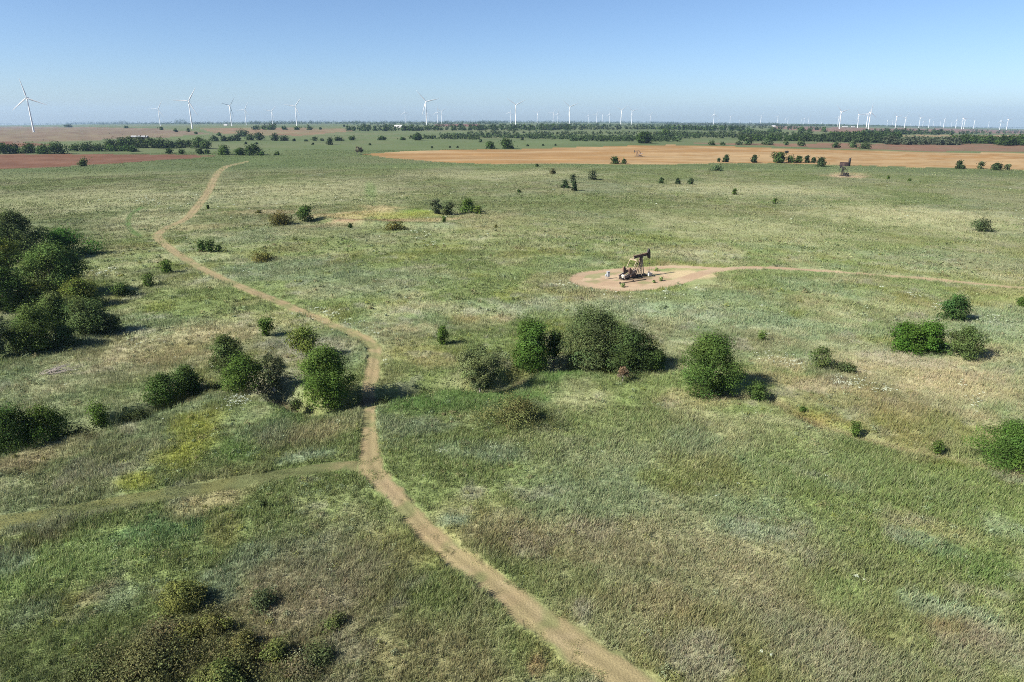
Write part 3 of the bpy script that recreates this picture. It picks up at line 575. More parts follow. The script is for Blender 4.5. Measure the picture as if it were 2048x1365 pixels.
def tree(px, by, wpx, hpx, kind, label, group=None, c=None, lean=0.0, dens=1.0, name=None, cat=None, bark=None, detail=None):
    K = KIND[kind]; _seed[0] += 1; rs = np.random.RandomState(_seed[0])
    p, t = at(px, by); x0, y0 = p[0], p[1]; z0 = max(gz(x0, y0), float(base_z(np.array([x0]), np.array([y0]))[0]) - (1.2 if kind == 'low' else .35))
    near_ = float(sm(420, 200, t)); w = wpx * t / 1365.3 * (1 + (.02 if group == G_GROVE else .12) * near_); h = hpx * t / 1365.3 * (1 - .01 * near_); mpx = t / 682.7            # metres per render pixel
    root = empty(name or K['name'], (x0, y0, z0), 0)
    tag(root, label, cat or K['cat'], group)
    R0 = w / 2
    px_area = wpx * hpx / 4
    nc = int(np.clip(px_area / 26, 14, 110)); clr = K['cl'] * (w * w * h) ** (1 / 3) * (50 / max(nc, 34)) ** .33 * (.84 + .35 * (px_area < 150) + .18 * (150 <= px_area < 500))
    u = ((np.arange(nc) + rs.rand(nc)) / nc) ** .85; ang = np.arange(nc) * 2.39996 + rs.uniform(0, 1.1, nc); rr = np.sqrt(rs.uniform(.22, 1, nc)) * rs.uniform(.74, 1.18, nc)
    core = rs.rand(nc) < .25; rr[core] = rs.uniform(0, .55, core.sum())
    lob = 1 + (.34 if kind == 'low' else .13) * np.sin(ang * 2 + rs.uniform(0, 6) + u * 2) * rs.uniform(.5, 1) + (.20 if kind == 'low' else .12) * np.sin(ang * 3 + rs.uniform(0, 6) + u * 5)
    rad = K['prof'](u) * np.maximum(R0 - clr * .8, R0 * .35) * rr * lob
    zz = h * K['lo'] + u * h * (1 - K['lo'] - .06) * rs.uniform(.93, 1.03, nc)
    ctr = np.stack([np.cos(ang) * rad + lean * w * u, np.sin(ang) * rad, zz], 1)
    cr = clr * rs.uniform(.45, 1.45, nc)
    leaf = max(.065, mpx * .74)
    nl_tot = int(np.clip(px_area * 7.5 * K['dens'] * dens, 170, 32000))
    wgt = cr ** 2; wgt /= wgt.sum(); per = rs.choice(nc, nl_tot, p=wgt)
    d = unit(rs.normal(0, 1, (nl_tot, 3))); q = d * (rs.uniform(.25, 1.0, (nl_tot, 1)) ** .5) * cr[per][:, None] * (1 + .35 * np.sin(d[:, :1] * 5 + per[:, None]) * np.sin(d[:, 1:2] * 6 + per[:, None] * 2)); q[:, 2] *= .72
    tw = rs.rand(nl_tot) < .15; q[tw] *= rs.uniform(1.15, 2.3, (tw.sum(), 1))                      # stray sprays outside the clumps
    P0 = ctr[per] + q; P0[:, 2] = np.maximum(P0[:, 2], .02)
    outw = unit(P0 - np.array([lean * w * .5, 0, h * .45]))
    nrm = unit(outw * .45 + d * .45 + np.array([0, 0, .35]) + rs.normal(0, .5, (nl_tot, 3)))
    uu = unit(np.cross(nrm, rs.normal(0, 1, (nl_tot, 3)))); vv = np.cross(nrm, uu); s = leaf * rs.uniform(.55, 1.35, nl_tot)
    P = np.stack([P0 - uu * s[:, None], P0 - vv * (s * .6)[:, None], P0 + uu * s[:, None], P0 + vv * (s * .6)[:, None]], 1).reshape(-1, 3)
    base = np.asarray(K['c'] if c is None else c, np.float32) * (1.28 if group == G_GROVE else 1.0)
    cc = base * rs.uniform(.62, 1.42, (nc, 1))[per] * 1.18 * (1 + rs.normal(0, .05, (nc, 3)))[per] * rs.uniform(.78, 1.25, (nl_tot, 1))
    me = mesh_np('crown', P, np.arange(nl_tot * 4).reshape(-1, 4), M_LEAF, np.repeat(np.clip(cc, .006, .6), 4, 0))
    obj('crown', me, root)
    obj('trunk', stems_mesh(rs, ctr, max(.022 * h, .03), h, K['stems'] if px_area > 60 else 4, bark or (M_DEAD if kind in ('grey', 'bare') else M_BARK)), root)
    return root

G_PAST = 'bushes scattered over the pasture'
G_EDGE = 'trees along the near edge of the tan field'
G_FARB = 'trees beyond the tan field'
# along the creek
tree(655, 804, 112, 124, 'elm', 'tall leafy tree beside the mown path where it crosses the creek', G_CREEK, dens=1.2, c=A(.056, .094, .020))
tree(612, 716, 62, 62, 'lolly', 'small rounded light green tree just behind the tall leafy path-side tree', G_CREEK)
tree(455, 745, 78, 80, 'feather', 'grey-green feathery tree rising behind the wide leafy bush left of the path', G_CREEK)
tree(488, 774, 104, 68, 'elm', 'wide leafy bush in front of the grey-green feathery tree', G_CREEK, name='round_bush', cat='bush')
tree(548, 774, 52, 74, 'grey', 'thin grey open tree between the wide bush and the tall path-side tree', G_CREEK, dens=1.5, c=A(.07, .085, .04))
tree(376, 780, 64, 56, 'round', 'dark green bush on the creek bank, right one of a touching pair', G_CREEK, c=DEEP * 1.2)
tree(328, 800, 66, 60, 'round', 'dark green bush on the creek bank, left one of a touching pair', G_CREEK, c=DEEP * 1.3)
tree(202, 849, 46, 54, 'shrub', 'small sparse sapling standing alone on the creek bank at left', G_CREEK, dens=.7, name='sapling', cat='sapling')
tree(88, 874, 96, 70, 'elm', 'wide bush with open stems on the creek near the left edge', G_CREEK, name='round_bush', cat='bush')
tree(20, 892, 90, 90, 'elm', 'dark bush cut by the left edge of the photo beside the creek', G_CREEK, c=DEEP * 1.1, name='round_bush', cat='bush')
tree(960, 776, 128, 88, 'grey', 'sprawling grey-green tree with bare dead stems, left of the central trees', G_CREEK, dens=2.0, c=A(.088, .108, .046), lean=.04)
tree(1060, 734, 86, 106, 'elm', 'bright green upright tree at the left of the central group', G_CREEK, dens=1.15, c=A(.052, .094, .020))
tree(1107, 728, 34, 74, 'lolly', 'slim dark tree squeezed between the bright green and the largest central trees', G_CREEK, c=DEEP)
tree(1188, 724, 150, 116, 'elm', 'largest spreading tree of the central group, behind the creek', G_CREEK, dens=1.0, c=A(.058, .078, .030))
tree(1258, 738, 116, 92, 'elm', 'dark broad tree at the right of the central group', G_CREEK, dens=1.1, c=A(.042, .064, .022))
tree(1308, 740, 52, 44, 'round', 'low dark bush at the right foot of the central group', G_CREEK, c=DEEP)
tree(885, 691, 26, 42, 'shrub', 'small upright green shrub above the sprawling grey-green tree', G_PAST)
tree(1245, 764, 30, 32, 'bare', 'small rusty dead shrub in front of the central trees', G_CREEK, name='dead_shrub', cat='shrub', c=A(.105, .074, .046), dens=2.2)
tree(1418, 784, 122, 128, 'elm', 'big round-headed solitary tree right of the central group', G_CREEK, dens=1.2, c=A(.048, .080, .020))
tree(1515, 800, 40, 40, 'shrub', 'small bush at the right foot of the big solitary tree', G_CREEK, c=DEEP * 1.3)
tree(1040, 848, 165, 46, 'low', 'low olive brown thicket in the green grass below the central trees', None, dens=.75, name='shrub_thicket', cat='thicket', c=A(.086, .092, .034))
for a in [(150, 868, 90, 22, 'long dark low shrub in the creek ditch right of the wide left bush'), (275, 836, 60, 16, 'dark low shrub in the creek ditch right of the lone sapling'), (425, 778, 54, 22, 'dark low shrub in the ditch right of the touching pair'),
          (590, 800, 40, 20, 'dark low shrub in the ditch at the left foot of the tall path-side tree'), (770, 800, 50, 22, 'low shrub at the right side of the path creek crossing'), (850, 782, 66, 14, 'low brownish shrub in the ditch left of the sprawling tree'), (1700, 745, 20, 12, 'tiny low shrub at the right end of another below the wispy tree')]:
    tree(*a[:4], 'low', a[4], G_CREEK, c=A(.040, .052, .020))
# grove at the left edge
tree(38, 524, 108, 104, 'feather', 'large grey-green feathery tree at the top of the left grove', G_GROVE, dens=1.35, c=A(.052, .070, .026))
tree(128, 512, 108, 52, 'low', 'bright green thicket right of the topmost tree in the left grove', G_GROVE, c=A(.036, .082, .016), name='shrub_thicket', cat='thicket')
tree(5, 540, 80, 64, 'elm', 'yellowish-topped tree at the left edge below the topmost grove tree', G_GROVE, c=YGR * .9)
tree(116, 594, 134, 110, 'feather', 'largest tree of the left grove, with a wide soft crown', G_GROVE, dens=1.4, c=A(.050, .076, .022))
tree(18, 622, 100, 92, 'elm', 'very dark tree in the middle of the grove at the left edge', G_GROVE, c=DEEP * .85)
tree(66, 618, 66, 58, 'round', 'yellow-green rounded bush in front of the very dark grove tree', G_GROVE, c=YGR * .8)
tree(165, 614, 92, 56, 'round', 'yellow-green bush at the right foot of the largest grove tree', G_GROVE, c=YGR * .75)
tree(110, 660, 80, 76, 'feather', 'open green tree between the two bushes low in the left grove', G_GROVE, dens=1.3)
tree(180, 670, 108, 72, 'shrub', 'spreading dark tree at the right end of the left grove', G_GROVE, dens=1.1, c=A(.046, .066, .024), name='feathery_tree', cat='tree')
tree(76, 702, 96, 94, 'elm', 'tall tree with visible trunk at the bottom of the left grove', G_GROVE, c=A(.048, .070, .020), dens=.95)
tree(0, 718, 62, 92, 'grey', 'grey sparse tree cut by the left edge at the bottom of the grove', G_GROVE, dens=1.6)
tree(132, 692, 66, 40, 'low', 'low dark shrub between the two lowest trunks of the left grove', G_GROVE, c=A(.046, .064, .024))
tree(36, 704, 70, 54, 'shrub', 'dull green bush left of the tall trunk at the bottom of the grove', G_GROVE, c=A(.048, .062, .026))
tree(142, 640, 90, 46, 'round', 'rounded olive bush in the middle of the left grove', G_GROVE, c=A(.060, .074, .024))
tree(226, 664, 54, 30, 'low', 'low dark shrub under the spreading tree at the grove end', G_GROVE, c=A(.044, .060, .024))
tree(245, 592, 50, 24, 'low', 'dark low shrub in the grass right of the left grove', G_GROVE, c=DEEP)
# loose over the pasture
for a in [(335, 546, 27, 27, 'shrub', 'dark green round shrub between the left grove and the mown path', {}),
          (297, 573, 30, 26, 'shrub', 'small sparse shrub near the right side of the left grove', dict(dens=.7)),
          (533, 673, 36, 38, 'shrub', 'solitary green bush on the slope left of the path bend', {}),
          (405, 504, 20, 24, 'shrub', 'left shrub of three standing together right of the path', dict(c=DEEP * 1.2)),
          (421, 505, 19, 24, 'shrub', 'middle shrub of three standing together right of the path', dict(c=DEEP * 1.2)),
          (438, 504, 20, 15, 'shrub', 'right and lowest shrub of three standing together right of the path', dict(dens=.6)),
          (530, 521, 56, 13, 'low', 'olive low shrub patch alone in the grass right of the three shrubs', {}),
          (565, 449, 60, 21, 'low', 'olive low shrub left of the round bush on the pond dam', {}),
          (612, 444, 34, 30, 'round', 'dense dark round bush on the pond dam', dict(c=DEEP * 1.1)),
          (517, 427, 14, 6, 'low', 'tiny olive shrub beside the thin track to the pond dam', {}),
          (701, 456, 12, 9, 'low', 'tiny dark shrub below the reddish pond dam', dict(c=DEEP)),
          (790, 460, 46, 14, 'low', 'brownish low shrub below the right half of the pond dam', dict(c=OLV * .9)),
          (888, 449, 12, 14, 'shrub', 'small shrub at the right end of the pond dam', {}),
          (870, 429, 32, 31, 'grey', 'grey half-bare tree by the pond, leftmost of four', dict(dens=2.0)),
          (896, 430, 31, 25, 'elm', 'grey-green tree by the pond, second of four', dict(c=A(.06, .076, .032))),
          (936, 426, 33, 26, 'round', 'green tree by the pond, third of four', {}),
          (956, 429, 17, 15, 'round', 'smallest light green bush by the pond, rightmost of four', dict(c=YGR)),
          (416, 418, 6, 8, 'shrub', 'tiny dark shrub beside the far path above its bend', {}),
          (1808, 704, 64, 60, 'round', 'left half of the dense bright green double bush at right', dict(c=A(.040, .082, .014), dens=1.3)),
          (1854, 704, 64, 62, 'round', 'right half of the dense bright green double bush at right', dict(c=A(.040, .082, .014), dens=1.3)),
          (1926, 716, 80, 64, 'feather', 'open feathery tree right of the dense double bush', dict(dens=1.0)),
          (1908, 641, 54, 50, 'round', 'dense round bush above the feathery tree at right', dict(c=A(.036, .070, .020), dens=1.2)),
          (2042, 614, 20, 20, 'shrub', 'small bush at the right edge level with the dense round bush', {}),
          (2030, 924, 146, 78, 'elm', 'large bright green bush cut by the right edge of the photo', dict(c=A(.046, .086, .018), dens=1.2, name='round_bush', cat='bush')),
          (1640, 737, 56, 46, 'feather', 'thin wispy tree between the big solitary tree and the double bush', dict(dens=.5)),
          (1690, 742, 46, 16, 'low', 'low green shrub right of the thin wispy tree', dict(c=A(.055, .075, .03))),
          (1523, 684, 18, 22, 'shrub', 'tiny sapling with a dark shadow above the big solitary tree', dict(dens=.8)),
          (1710, 869, 24, 36, 'shrub', 'small upright shrub on the orange grass strip at right', dict(dens=.7)),
          (1605, 822, 16, 14, 'shrub', 'tiny shrub at the left end of the orange grass strip', {}),
          (1873, 906, 32, 32, 'shrub', 'sparse shrub left of the large bush at the right edge', dict(dens=.6)),
          (1965, 463, 36, 22, 'low', 'ragged dark shrub alone high on the right pasture', dict(c=A(.05, .07, .03))),
          (1105, 349, 16, 9, 'low', 'small brown bush above the pair of cedars in mid pasture', dict(c=A(.07, .066, .03))),
          (1130, 377, 21, 15, 'cedar', 'dark squat cedar, left of the three cedars standing close in mid pasture', {}),
          (1146, 367, 14, 17, 'elm', 'grey-green small tree, rearmost of the close three in mid pasture', dict(c=A(.05, .064, .034))),
          (1148, 382, 15, 19, 'cedar', 'dark upright cedar, nearest of the close three in mid pasture', {}),
          (1185, 360, 23, 18, 'round', 'round grey-green bush right of the close three in mid pasture', dict(c=A(.055, .07, .035))),
          (1323, 367, 15, 11, 'cedar', 'leftmost of three small cedars in a row in the pasture', {}),
          (1355, 369, 13, 12, 'cedar', 'middle one of three small cedars in a row in the pasture', {}),
          (1382, 369, 16, 12, 'cedar', 'rightmost of three small cedars in a row in the pasture', {}),
          (1468, 390, 11, 12, 'shrub', 'small dark shrub right of and below the row of three cedars', {}),
          (1549, 408, 10, 11, 'shrub', 'small sparse shrub farther right and below the three cedars', dict(dens=.7)),
          (1435, 342, 34, 8, 'low', 'flat green shrub patch below the cedar on the field edge', dict(c=A(.05, .075, .035))),
          (1038, 386, 9, 6, 'low', 'tiny dark shrub left of and below the close three cedars', dict(c=DEEP)),
          (1776, 359, 5, 7, 'shrub', 'tiny dark shrub right of the dark pump jack', {}),
          (1819, 363, 5, 5, 'shrub', 'tiniest shrub speck, right of the other near the dark pump jack', {}),
          (992, 456, 7, 6, 'low', 'tiny dark shrub in the grass right of the pond trees', {}),
          (168, 333, 22, 14, 'round', 'lone bush on the near edge of the red ploughed field', dict(c=A(.05, .07, .025))),
          (715, 310, 13, 15, 'bare', 'left bare brown tree at the left tip of the tan field', dict(dens=2)),
          (722, 310, 11, 14, 'bare', 'right bare brown tree at the left tip of the tan field', dict(dens=2)),
          ]:
    k = dict(a[6]); tree(*a[:6], k.pop('group', G_PAST), **k)
# bottom left brush
for a in [(365, 1210, 92, 46, 'yellow-green leafy shrub with a dark hollow at lower left', A(.098, .108, .032), 'round', 1.0),
          (440, 1378, 110, 52, 'bright leafy shrub cut by the bottom edge of the photo', A(.092, .108, .034), 'round', 1.0),
          (556, 1316, 66, 36, 'leafy green shrub right of the dark brown thicket at bottom left', A(.080, .095, .030), 'low', .6),
          (430, 1262, 66, 34, 'small leafy shrub on the upper right rim of the dark thicket', A(.086, .090, .030), 'low', .7),
          (375, 1276, 80, 24, 'yellowish leafy shrub in the middle of the dark brown thicket', A(.095, .100, .030), 'low', .6),
          (490, 1296, 60, 34, 'dull olive shrub between the thicket and the green shrub', A(.082, .080, .030), 'low', .7),
          (525, 1218, 66, 36, 'dark green weedy bush alone in the grass at lower left', A(.062, .082, .036), 'low', .5),
          (300, 1345, 300, 44, 'wide dark brown thicket filling the bottom left foreground', A(.082, .086, .036), 'low', .65),
          (672, 1252, 50, 24, 'small leafy shrub left of the path in the lower foreground', A(.080, .098, .034), 'low', .6),
          (640, 1322, 100, 26, 'dark green weedy patch right of the green shrub at bottom', A(.060, .078, .032), 'low', .5),
          (470, 1345, 170, 34, 'low olive scrub between the dark thicket and the bottom edge', A(.080, .082, .034), 'low', .5),
          (330, 1286, 170, 24, 'thin brown scrub along the upper rim of the dark thicket', A(.088, .082, .040), 'low', .45),
          (600, 1352, 130, 22, 'low greyish scrub at the bottom edge right of the bright shrub', A(.100, .095, .052), 'low', .45),
          (190, 1352, 150, 22, 'thin green scrub left of the dark thicket at the bottom edge', A(.072, .085, .034), 'low', .45),
          (527, 1018, 18, 22, 'little dark weed tuft below the grassy side track', A(.05, .07, .027), 'shrub', 1.0)]:
    tree(*a[:4], a[6], a[4], 'shrubs in the lower left foreground', c=a[5], dens=a[7], name='low_shrub' if a[6] == 'low' else 'shrub', cat='shrub')
# edge of the tan field
for a in [(1438, 325, 9, 8, 'cedar', 'tiny cedar touching the left side of a larger cedar on the field edge'),
          (1452, 325, 21, 15, 'cedar', 'dark cedar with a tiny one at its left on the field edge'),
          (1508, 326, 18, 14, 'cedar', 'lone cedar between the other cedars and the hedge on the field edge'),
          (1556, 326, 32, 21, 'round', 'tallest round tree at the left end of the hedge on the field edge'),
          (1581, 326, 20, 13, 'round', 'first low tree right of the tallest one in the field-edge hedge'),
          (1597, 326, 19, 12, 'round', 'second low tree right of the tallest one in the field-edge hedge'),
          (1613, 326, 15, 14, 'cedar', 'pointed cedar near the right end of the field-edge hedge'),
          (1627, 326, 13, 11, 'cedar', 'last small cedar at the right end of the field-edge hedge'),
          (1641, 334, 27, 16, 'cedar', 'dark spreading cedar in front of the hedge, left of the rusty tank'),
          (1918, 338, 26, 15, 'cedar', 'dark leaning cedar, leftmost of four at the right field edge'),
          (1960, 338, 17, 14, 'grey', 'greyish thin tree, second of four at the right field edge'),
          (1992, 341, 27, 14, 'cedar', 'dark broad cedar, third of four at the right field edge'),
          (2014, 341, 15, 13, 'grey', 'grey small tree, rightmost of four at the right field edge'),
          (1230, 328, 18, 13, 'round', 'round dark bush on the field edge below the small pump jack'),
          (1248, 328, 11, 10, 'round', 'smaller bush at the right of the round one below the small pump jack'),
          (1074, 334, 6, 6, 'round', 'tiny bush on the field edge above the cedars')]:
    tree(*a[:6], G_EDGE, c=DEEP * .9 if a[4] == 'round' else None, dens=2.0 if a[4] == 'grey' else 1.0)
# rows farther off: labelled by their order from the left
ORD = ['first', 'second', 'third', 'fourth', 'fifth', 'sixth', 'seventh', 'eighth', 'ninth', 'tenth', 'eleventh', 'twelfth', 'thirteenth', 'fourteenth', 'fifteenth', 'sixteenth']
def row(items, where, group, c=DEEP, kind='elm', noun='dark tree'):
    for i, (px, by, w, h) in enumerate(sorted(items)):
        tree(px, by, w * 1.25, h * 1.05, kind, f'{noun}, {ORD[i]} from left {where}', group, c=np.asarray(c) * R.uniform(.8, 1.25), name='far_tree', cat='tree')
row([(6, 308, 36, 17), (30, 307, 30, 15), (60, 307, 34, 16), (86, 308, 30, 16), (113, 308, 38, 17)], 'in the belt behind the red field', 'trees of the belt behind the red field')
row([(150, 303, 22, 10), (172, 303, 30, 13), (196, 303, 28, 12), (222, 303, 30, 11), (246, 303, 28, 10), (266, 304, 24, 9)], 'in the front row of the left tree belt', 'front trees of the left tree belt')
row([(222, 297, 26, 14), (243, 296, 26, 16), (262, 295, 28, 17), (282, 296, 30, 18), (303, 296, 28, 16), (322, 297, 30, 15), (341, 297, 26, 13), (360, 296, 24, 13), (378, 294, 16, 12), (397, 297, 30, 20), (413, 298, 22, 14)], 'in the rear row of the left tree belt', 'rear trees of the left tree belt', c=A(.042, .064, .022))
row([(338, 308, 14, 10), (363, 309, 13, 8), (401, 309, 14, 10), (414, 308, 11, 8)], 'among small bushes in front of the belt', 'small bushes in front of the left tree belt', noun='small bush', kind='round')
row([(449, 310, 25, 15), (480, 311, 22, 12), (508, 311, 30, 18), (524, 312, 12, 7), (555, 311, 11, 6)], 'in the row above the end of the path', 'round trees above the end of the path', noun='round tree', kind='round')
row([(430, 283, 16, 9), (448, 283, 18, 8), (461, 282, 12, 8), (474, 282, 20, 10), (485, 274, 28, 10), (500, 281, 18, 9), (519, 281, 16, 14), (550, 282, 16, 12), (568, 282, 18, 8), (588, 283, 6, 4), (612, 283, 6, 3), (630, 282, 11, 6), (660, 290, 12, 12), (677, 282, 18, 6), (644, 282, 8, 4)], 'in the thin tree line right of the left belt', 'thin tree line right of the left belt', c=A(.034, .052, .022))
row([(514, 260, 16, 7), (529, 260, 12, 7), (543, 260, 24, 9), (569, 260, 13, 6), (593, 260, 13, 6), (618, 260, 11, 7), (641, 259, 4, 3), (688, 254, 4, 3)], 'among the far trees on the tan rise', 'far trees on the tan rise')
row([(137, 255, 14, 5), (253, 257, 7, 3), (323, 261, 7, 5), (352, 264, 7, 5), (377, 264, 6, 6), (438, 272, 8, 6), (392, 269, 6, 4)], 'dotted over the far left fallow field', 'far bushes on the left fallow field', noun='tiny bush', kind='round')
row([(980, 298, 19, 13), (1012, 298, 21, 17), (1023, 298, 9, 5)], 'behind the tan field near its centre', 'round trees behind the tan field', noun='round tree', kind='round')
row([(1424, 291, 15, 8), (1444, 291, 14, 5), (1478, 290, 15, 6), (1496, 290, 17, 15), (1534, 290, 20, 8), (1572, 291, 11, 7), (1602, 293, 15, 9), (1671, 296, 17, 9), (1705, 296, 15, 12), (1729, 298, 26, 9)], 'in the row behind the right half of the tan field', G_FARB, noun='bush', kind='round', c=A(.04, .058, .024))
row([(704, 281, 14, 7), (764, 281, 17, 7), (835, 281, 19, 12), (805, 281, 14, 5), (1283, 287, 38, 19), (1330, 276, 24, 13)], 'in the green country behind the tan field', 'trees in the green country behind the tan field', noun='rounded tree', kind='round')
row([(1546, 264, 12, 7), (1602, 267, 12, 10), (1618, 267, 11, 7), (1648, 264, 12, 8)], 'in front of the far right brown field', 'trees before the far right brown field', noun='small tree', kind='round')
row([(864, 297, 4, 3), (900, 296, 4, 3), (915, 296, 4, 3), (1055, 293, 5, 3), (1086, 292, 4, 3), (1111, 292, 4, 3), (961, 285, 7, 5), (1045, 281, 7, 5), (740, 291, 6, 3), (492, 289, 5, 4), (514, 289, 5, 3), (626, 290, 5, 3)], 'of the dark specks on the far green pasture', 'dark cedar specks on the far green pasture', noun='cedar speck', kind='cedar', c=CEDAR)

# ---- distant woodland: belts that read as one mass
def wood():
    rs = np.random.RandomState(77); VV = []; FF = []; CC = []; off = 0
    belts = [  # x0,y0, x1,y1 along the foot of the belt, rows of depth in px, number, height m, width m, colour
        (690, 263, 800, 263, 2.5, 46, 10, 9, DEEP), (800, 263, 870, 262, 2.0, 40, 11, 9, DEEP), (870, 262, 950, 262, 2, 26, 10, 9, DEEP), (940, 262, 1140, 262, 4, 130, 11, 10, DEEP * .95), (1080, 261, 1300, 260, 2.5, 90, 9, 9, A(.04, .055, .025)), (1280, 260, 1420, 261, 2.5, 60, 9, 10, DEEP),
        (820, 279, 960, 280, 3, 90, 5, 5, A(.045, .066, .026)), (880, 276, 1100, 278, 5, 230, 4.6, 5, A(.045, .070, .028)), (1060, 279, 1360, 281, 6, 330, 4.6, 5, A(.050, .076, .030)), (1140, 283, 1360, 284, 2.5, 120, 5.5, 5.5, A(.042, .066, .026)), (930, 270, 1350, 271, 4, 190, 4.6, 5, A(.048, .066, .030)), (1280, 279, 1400, 277, 6, 120, 5.5, 6, A(.045, .07, .028)),
        (1350, 276, 1560, 278, 5, 190, 6, 6, A(.050, .070, .032)), (1340, 271, 1620, 272, 4, 150, 5.5, 6, A(.05, .07, .03)), (1480, 283, 1640, 284, 3.0, 130, 7, 7, DEEP), (1590, 284, 1790, 287, 4.5, 230, 8.5, 8, A(.036, .054, .022)), (1660, 278, 1800, 278, 3, 110, 9, 9, DEEP), (1770, 290, 1920, 291, 3.0, 150, 8, 8, A(.055, .068, .040)), (1900, 288, 2060, 289, 3.5, 150, 9, 9, DEEP), (1990, 292, 2200, 293, 3, 110, 9, 9, DEEP * .9), (2040, 285, 2300, 287, 4, 110, 10, 9, DEEP), (1730, 270, 1900, 270, 2.5, 110, 10, 10, A(.038, .058, .026)), (1850, 269, 2080, 268, 2, 90, 9, 10, A(.042, .062, .028)), (1940, 264, 2250, 264, 1.8, 90, 9, 10, A(.042, .07, .028)), (1330, 261, 1500, 263, 3, 110, 11, 11, DEEP), (1450, 257, 1640, 261, 2, 70, 10, 10, A(.04, .055, .025)), (1480, 268, 1560, 268, 2, 40, 8, 8, DEEP),
        (-250, 250, 260, 250, .8, 260, 13, 18, DEEP * .9), (130, 249.2, 260, 249.2, .8, 110, 22, 20, DEEP * .9), (260, 249.5, 520, 249, .8, 150, 12, 18, DEEP * .9), (350, 248.6, 372, 248.6, .5, 22, 24, 20, DEEP), (500, 249.5, 720, 248.6, .8, 150, 14, 18, DEEP * .9), (700, 247.5, 1000, 246.5, .8, 210, 13, 18, DEEP * .9), (950, 246.5, 1350, 247.5, 1.0, 270, 13, 18, DEEP * .9), (1300, 248, 1560, 250.5, 1.2, 190, 12, 18, DEEP * .9), (1330, 251, 1560, 253, 1.2, 130, 9, 14, A(.04, .05, .025)), (1540, 252.5, 1800, 254, .8, 170, 9, 16, DEEP), (1780, 255, 2300, 259, 1.0, 330, 8, 16, A(.045, .06, .03)), (-250, 303, 0, 306, 3, 40, 8, 8, DEEP), (-200, 249.3, 20, 248.8, .5, 70, 16, 18, DEEP),
        (700, 250, 1000, 250, .8, 90, 9, 14, DEEP), (1000, 251.5, 1350, 252.5, 1.0, 160, 9, 12, DEEP), (720, 255, 1350, 256, 1.6, 150, 8, 9, DEEP), (0, 290, 60, 290, 1, 0, 4, 5, DEEP)]
    for (x0, y0, x1, y1, dp, n, hm, wm, c) in belts:
        if n == 0: continue
        if wm >= 14: n = int(n * 1.9); hm *= 1.45
        s = rs.uniform(0, 1, n); P = np.array([at(x0 + (x1 - x0) * a, y0 + (y1 - y0) * a - rs.uniform(0, dp))[0] for a in s])
        t = np.hypot(P[:, 0], P[:, 1]); mpx = t / 682.7
        for i in range(n):
            h = hm * rs.uniform(.6, 1.5); w = wm * rs.uniform(.7, 1.3)
            k = int(np.clip(h * w / mpx[i] ** 2 * 2.2, 14, 150))
            d = unit(rs.normal(0, 1, (k, 3))); q = d * (rs.uniform(.3, 1.0, (k, 1)) ** .5); q *= 1 + .25 * np.sin(q[:, :1] * 5 + i) * np.sin(q[:, 2:] * 6)
            ctr = P[i] + q * np.array([w / 2, w / 2, h * .52]) + np.array([0, 0, h * .46])
            nrm = unit(d * .6 + np.array([0, 0, .35]) + rs.normal(0, .5, (k, 3))); u = unit(np.cross(nrm, rs.normal(0, 1, (k, 3)))); v = np.cross(nrm, u)
            sz = np.clip(mpx[i] * .75, .35, 2.4) * rs.uniform(.6, 1.3, (k, 1))
            V = np.stack([ctr - u * sz, ctr - v * sz * .65, ctr + u * sz, ctr + v * sz * .65], 1).reshape(-1, 3)
            VV.append(V); FF.append(np.arange(k * 4).reshape(-1, 4) + off); off += 4 * k
            CC.append(np.repeat(np.clip(np.asarray(c) * rs.uniform(.75, 1.3) * rs.uniform(.8, 1.25, (k, 1)), .006, .5), 4, 0))
    tag(obj('distant_woodland', mesh_np('distant_woodland', np.concatenate(VV), np.concatenate(FF), M_LEAF, np.concatenate(CC))), 'dark belts of far-off woodland stretching along the horizon', 'woodland', None, 'stuff')
wood()

# dead branches lying in the grass
def branch_pile():
    p, t = at(112, 748); rs = np.random.RandomState(4); mb = MB()
    for k in range(34):
        a = rs.uniform(-.5, 1.9); L = rs.uniform(1.2, 3.4); s = Vector((rs.normal(-.8, .5), rs.normal(0, .5), .1))
        e = s + Vector((math.cos(a * .5) * L, math.sin(a * .6) * L * .6, rs.uniform(.15, 1.0)))
        mb.tube(s, s.lerp(e, .5) + Vector((0, 0, .12)), .035, .025, 5); mb.tube(s.lerp(e, .5) + Vector((0, 0, .12)), e, .025, .008, 5)
    o = mb.build('dead_branches', M_DEAD); o.location = (p[0], p[1], gz(p[0], p[1]))
    tag(o, 'pale grey fallen dead branches in the grass below the left grove', 'branches')
branch_pile()

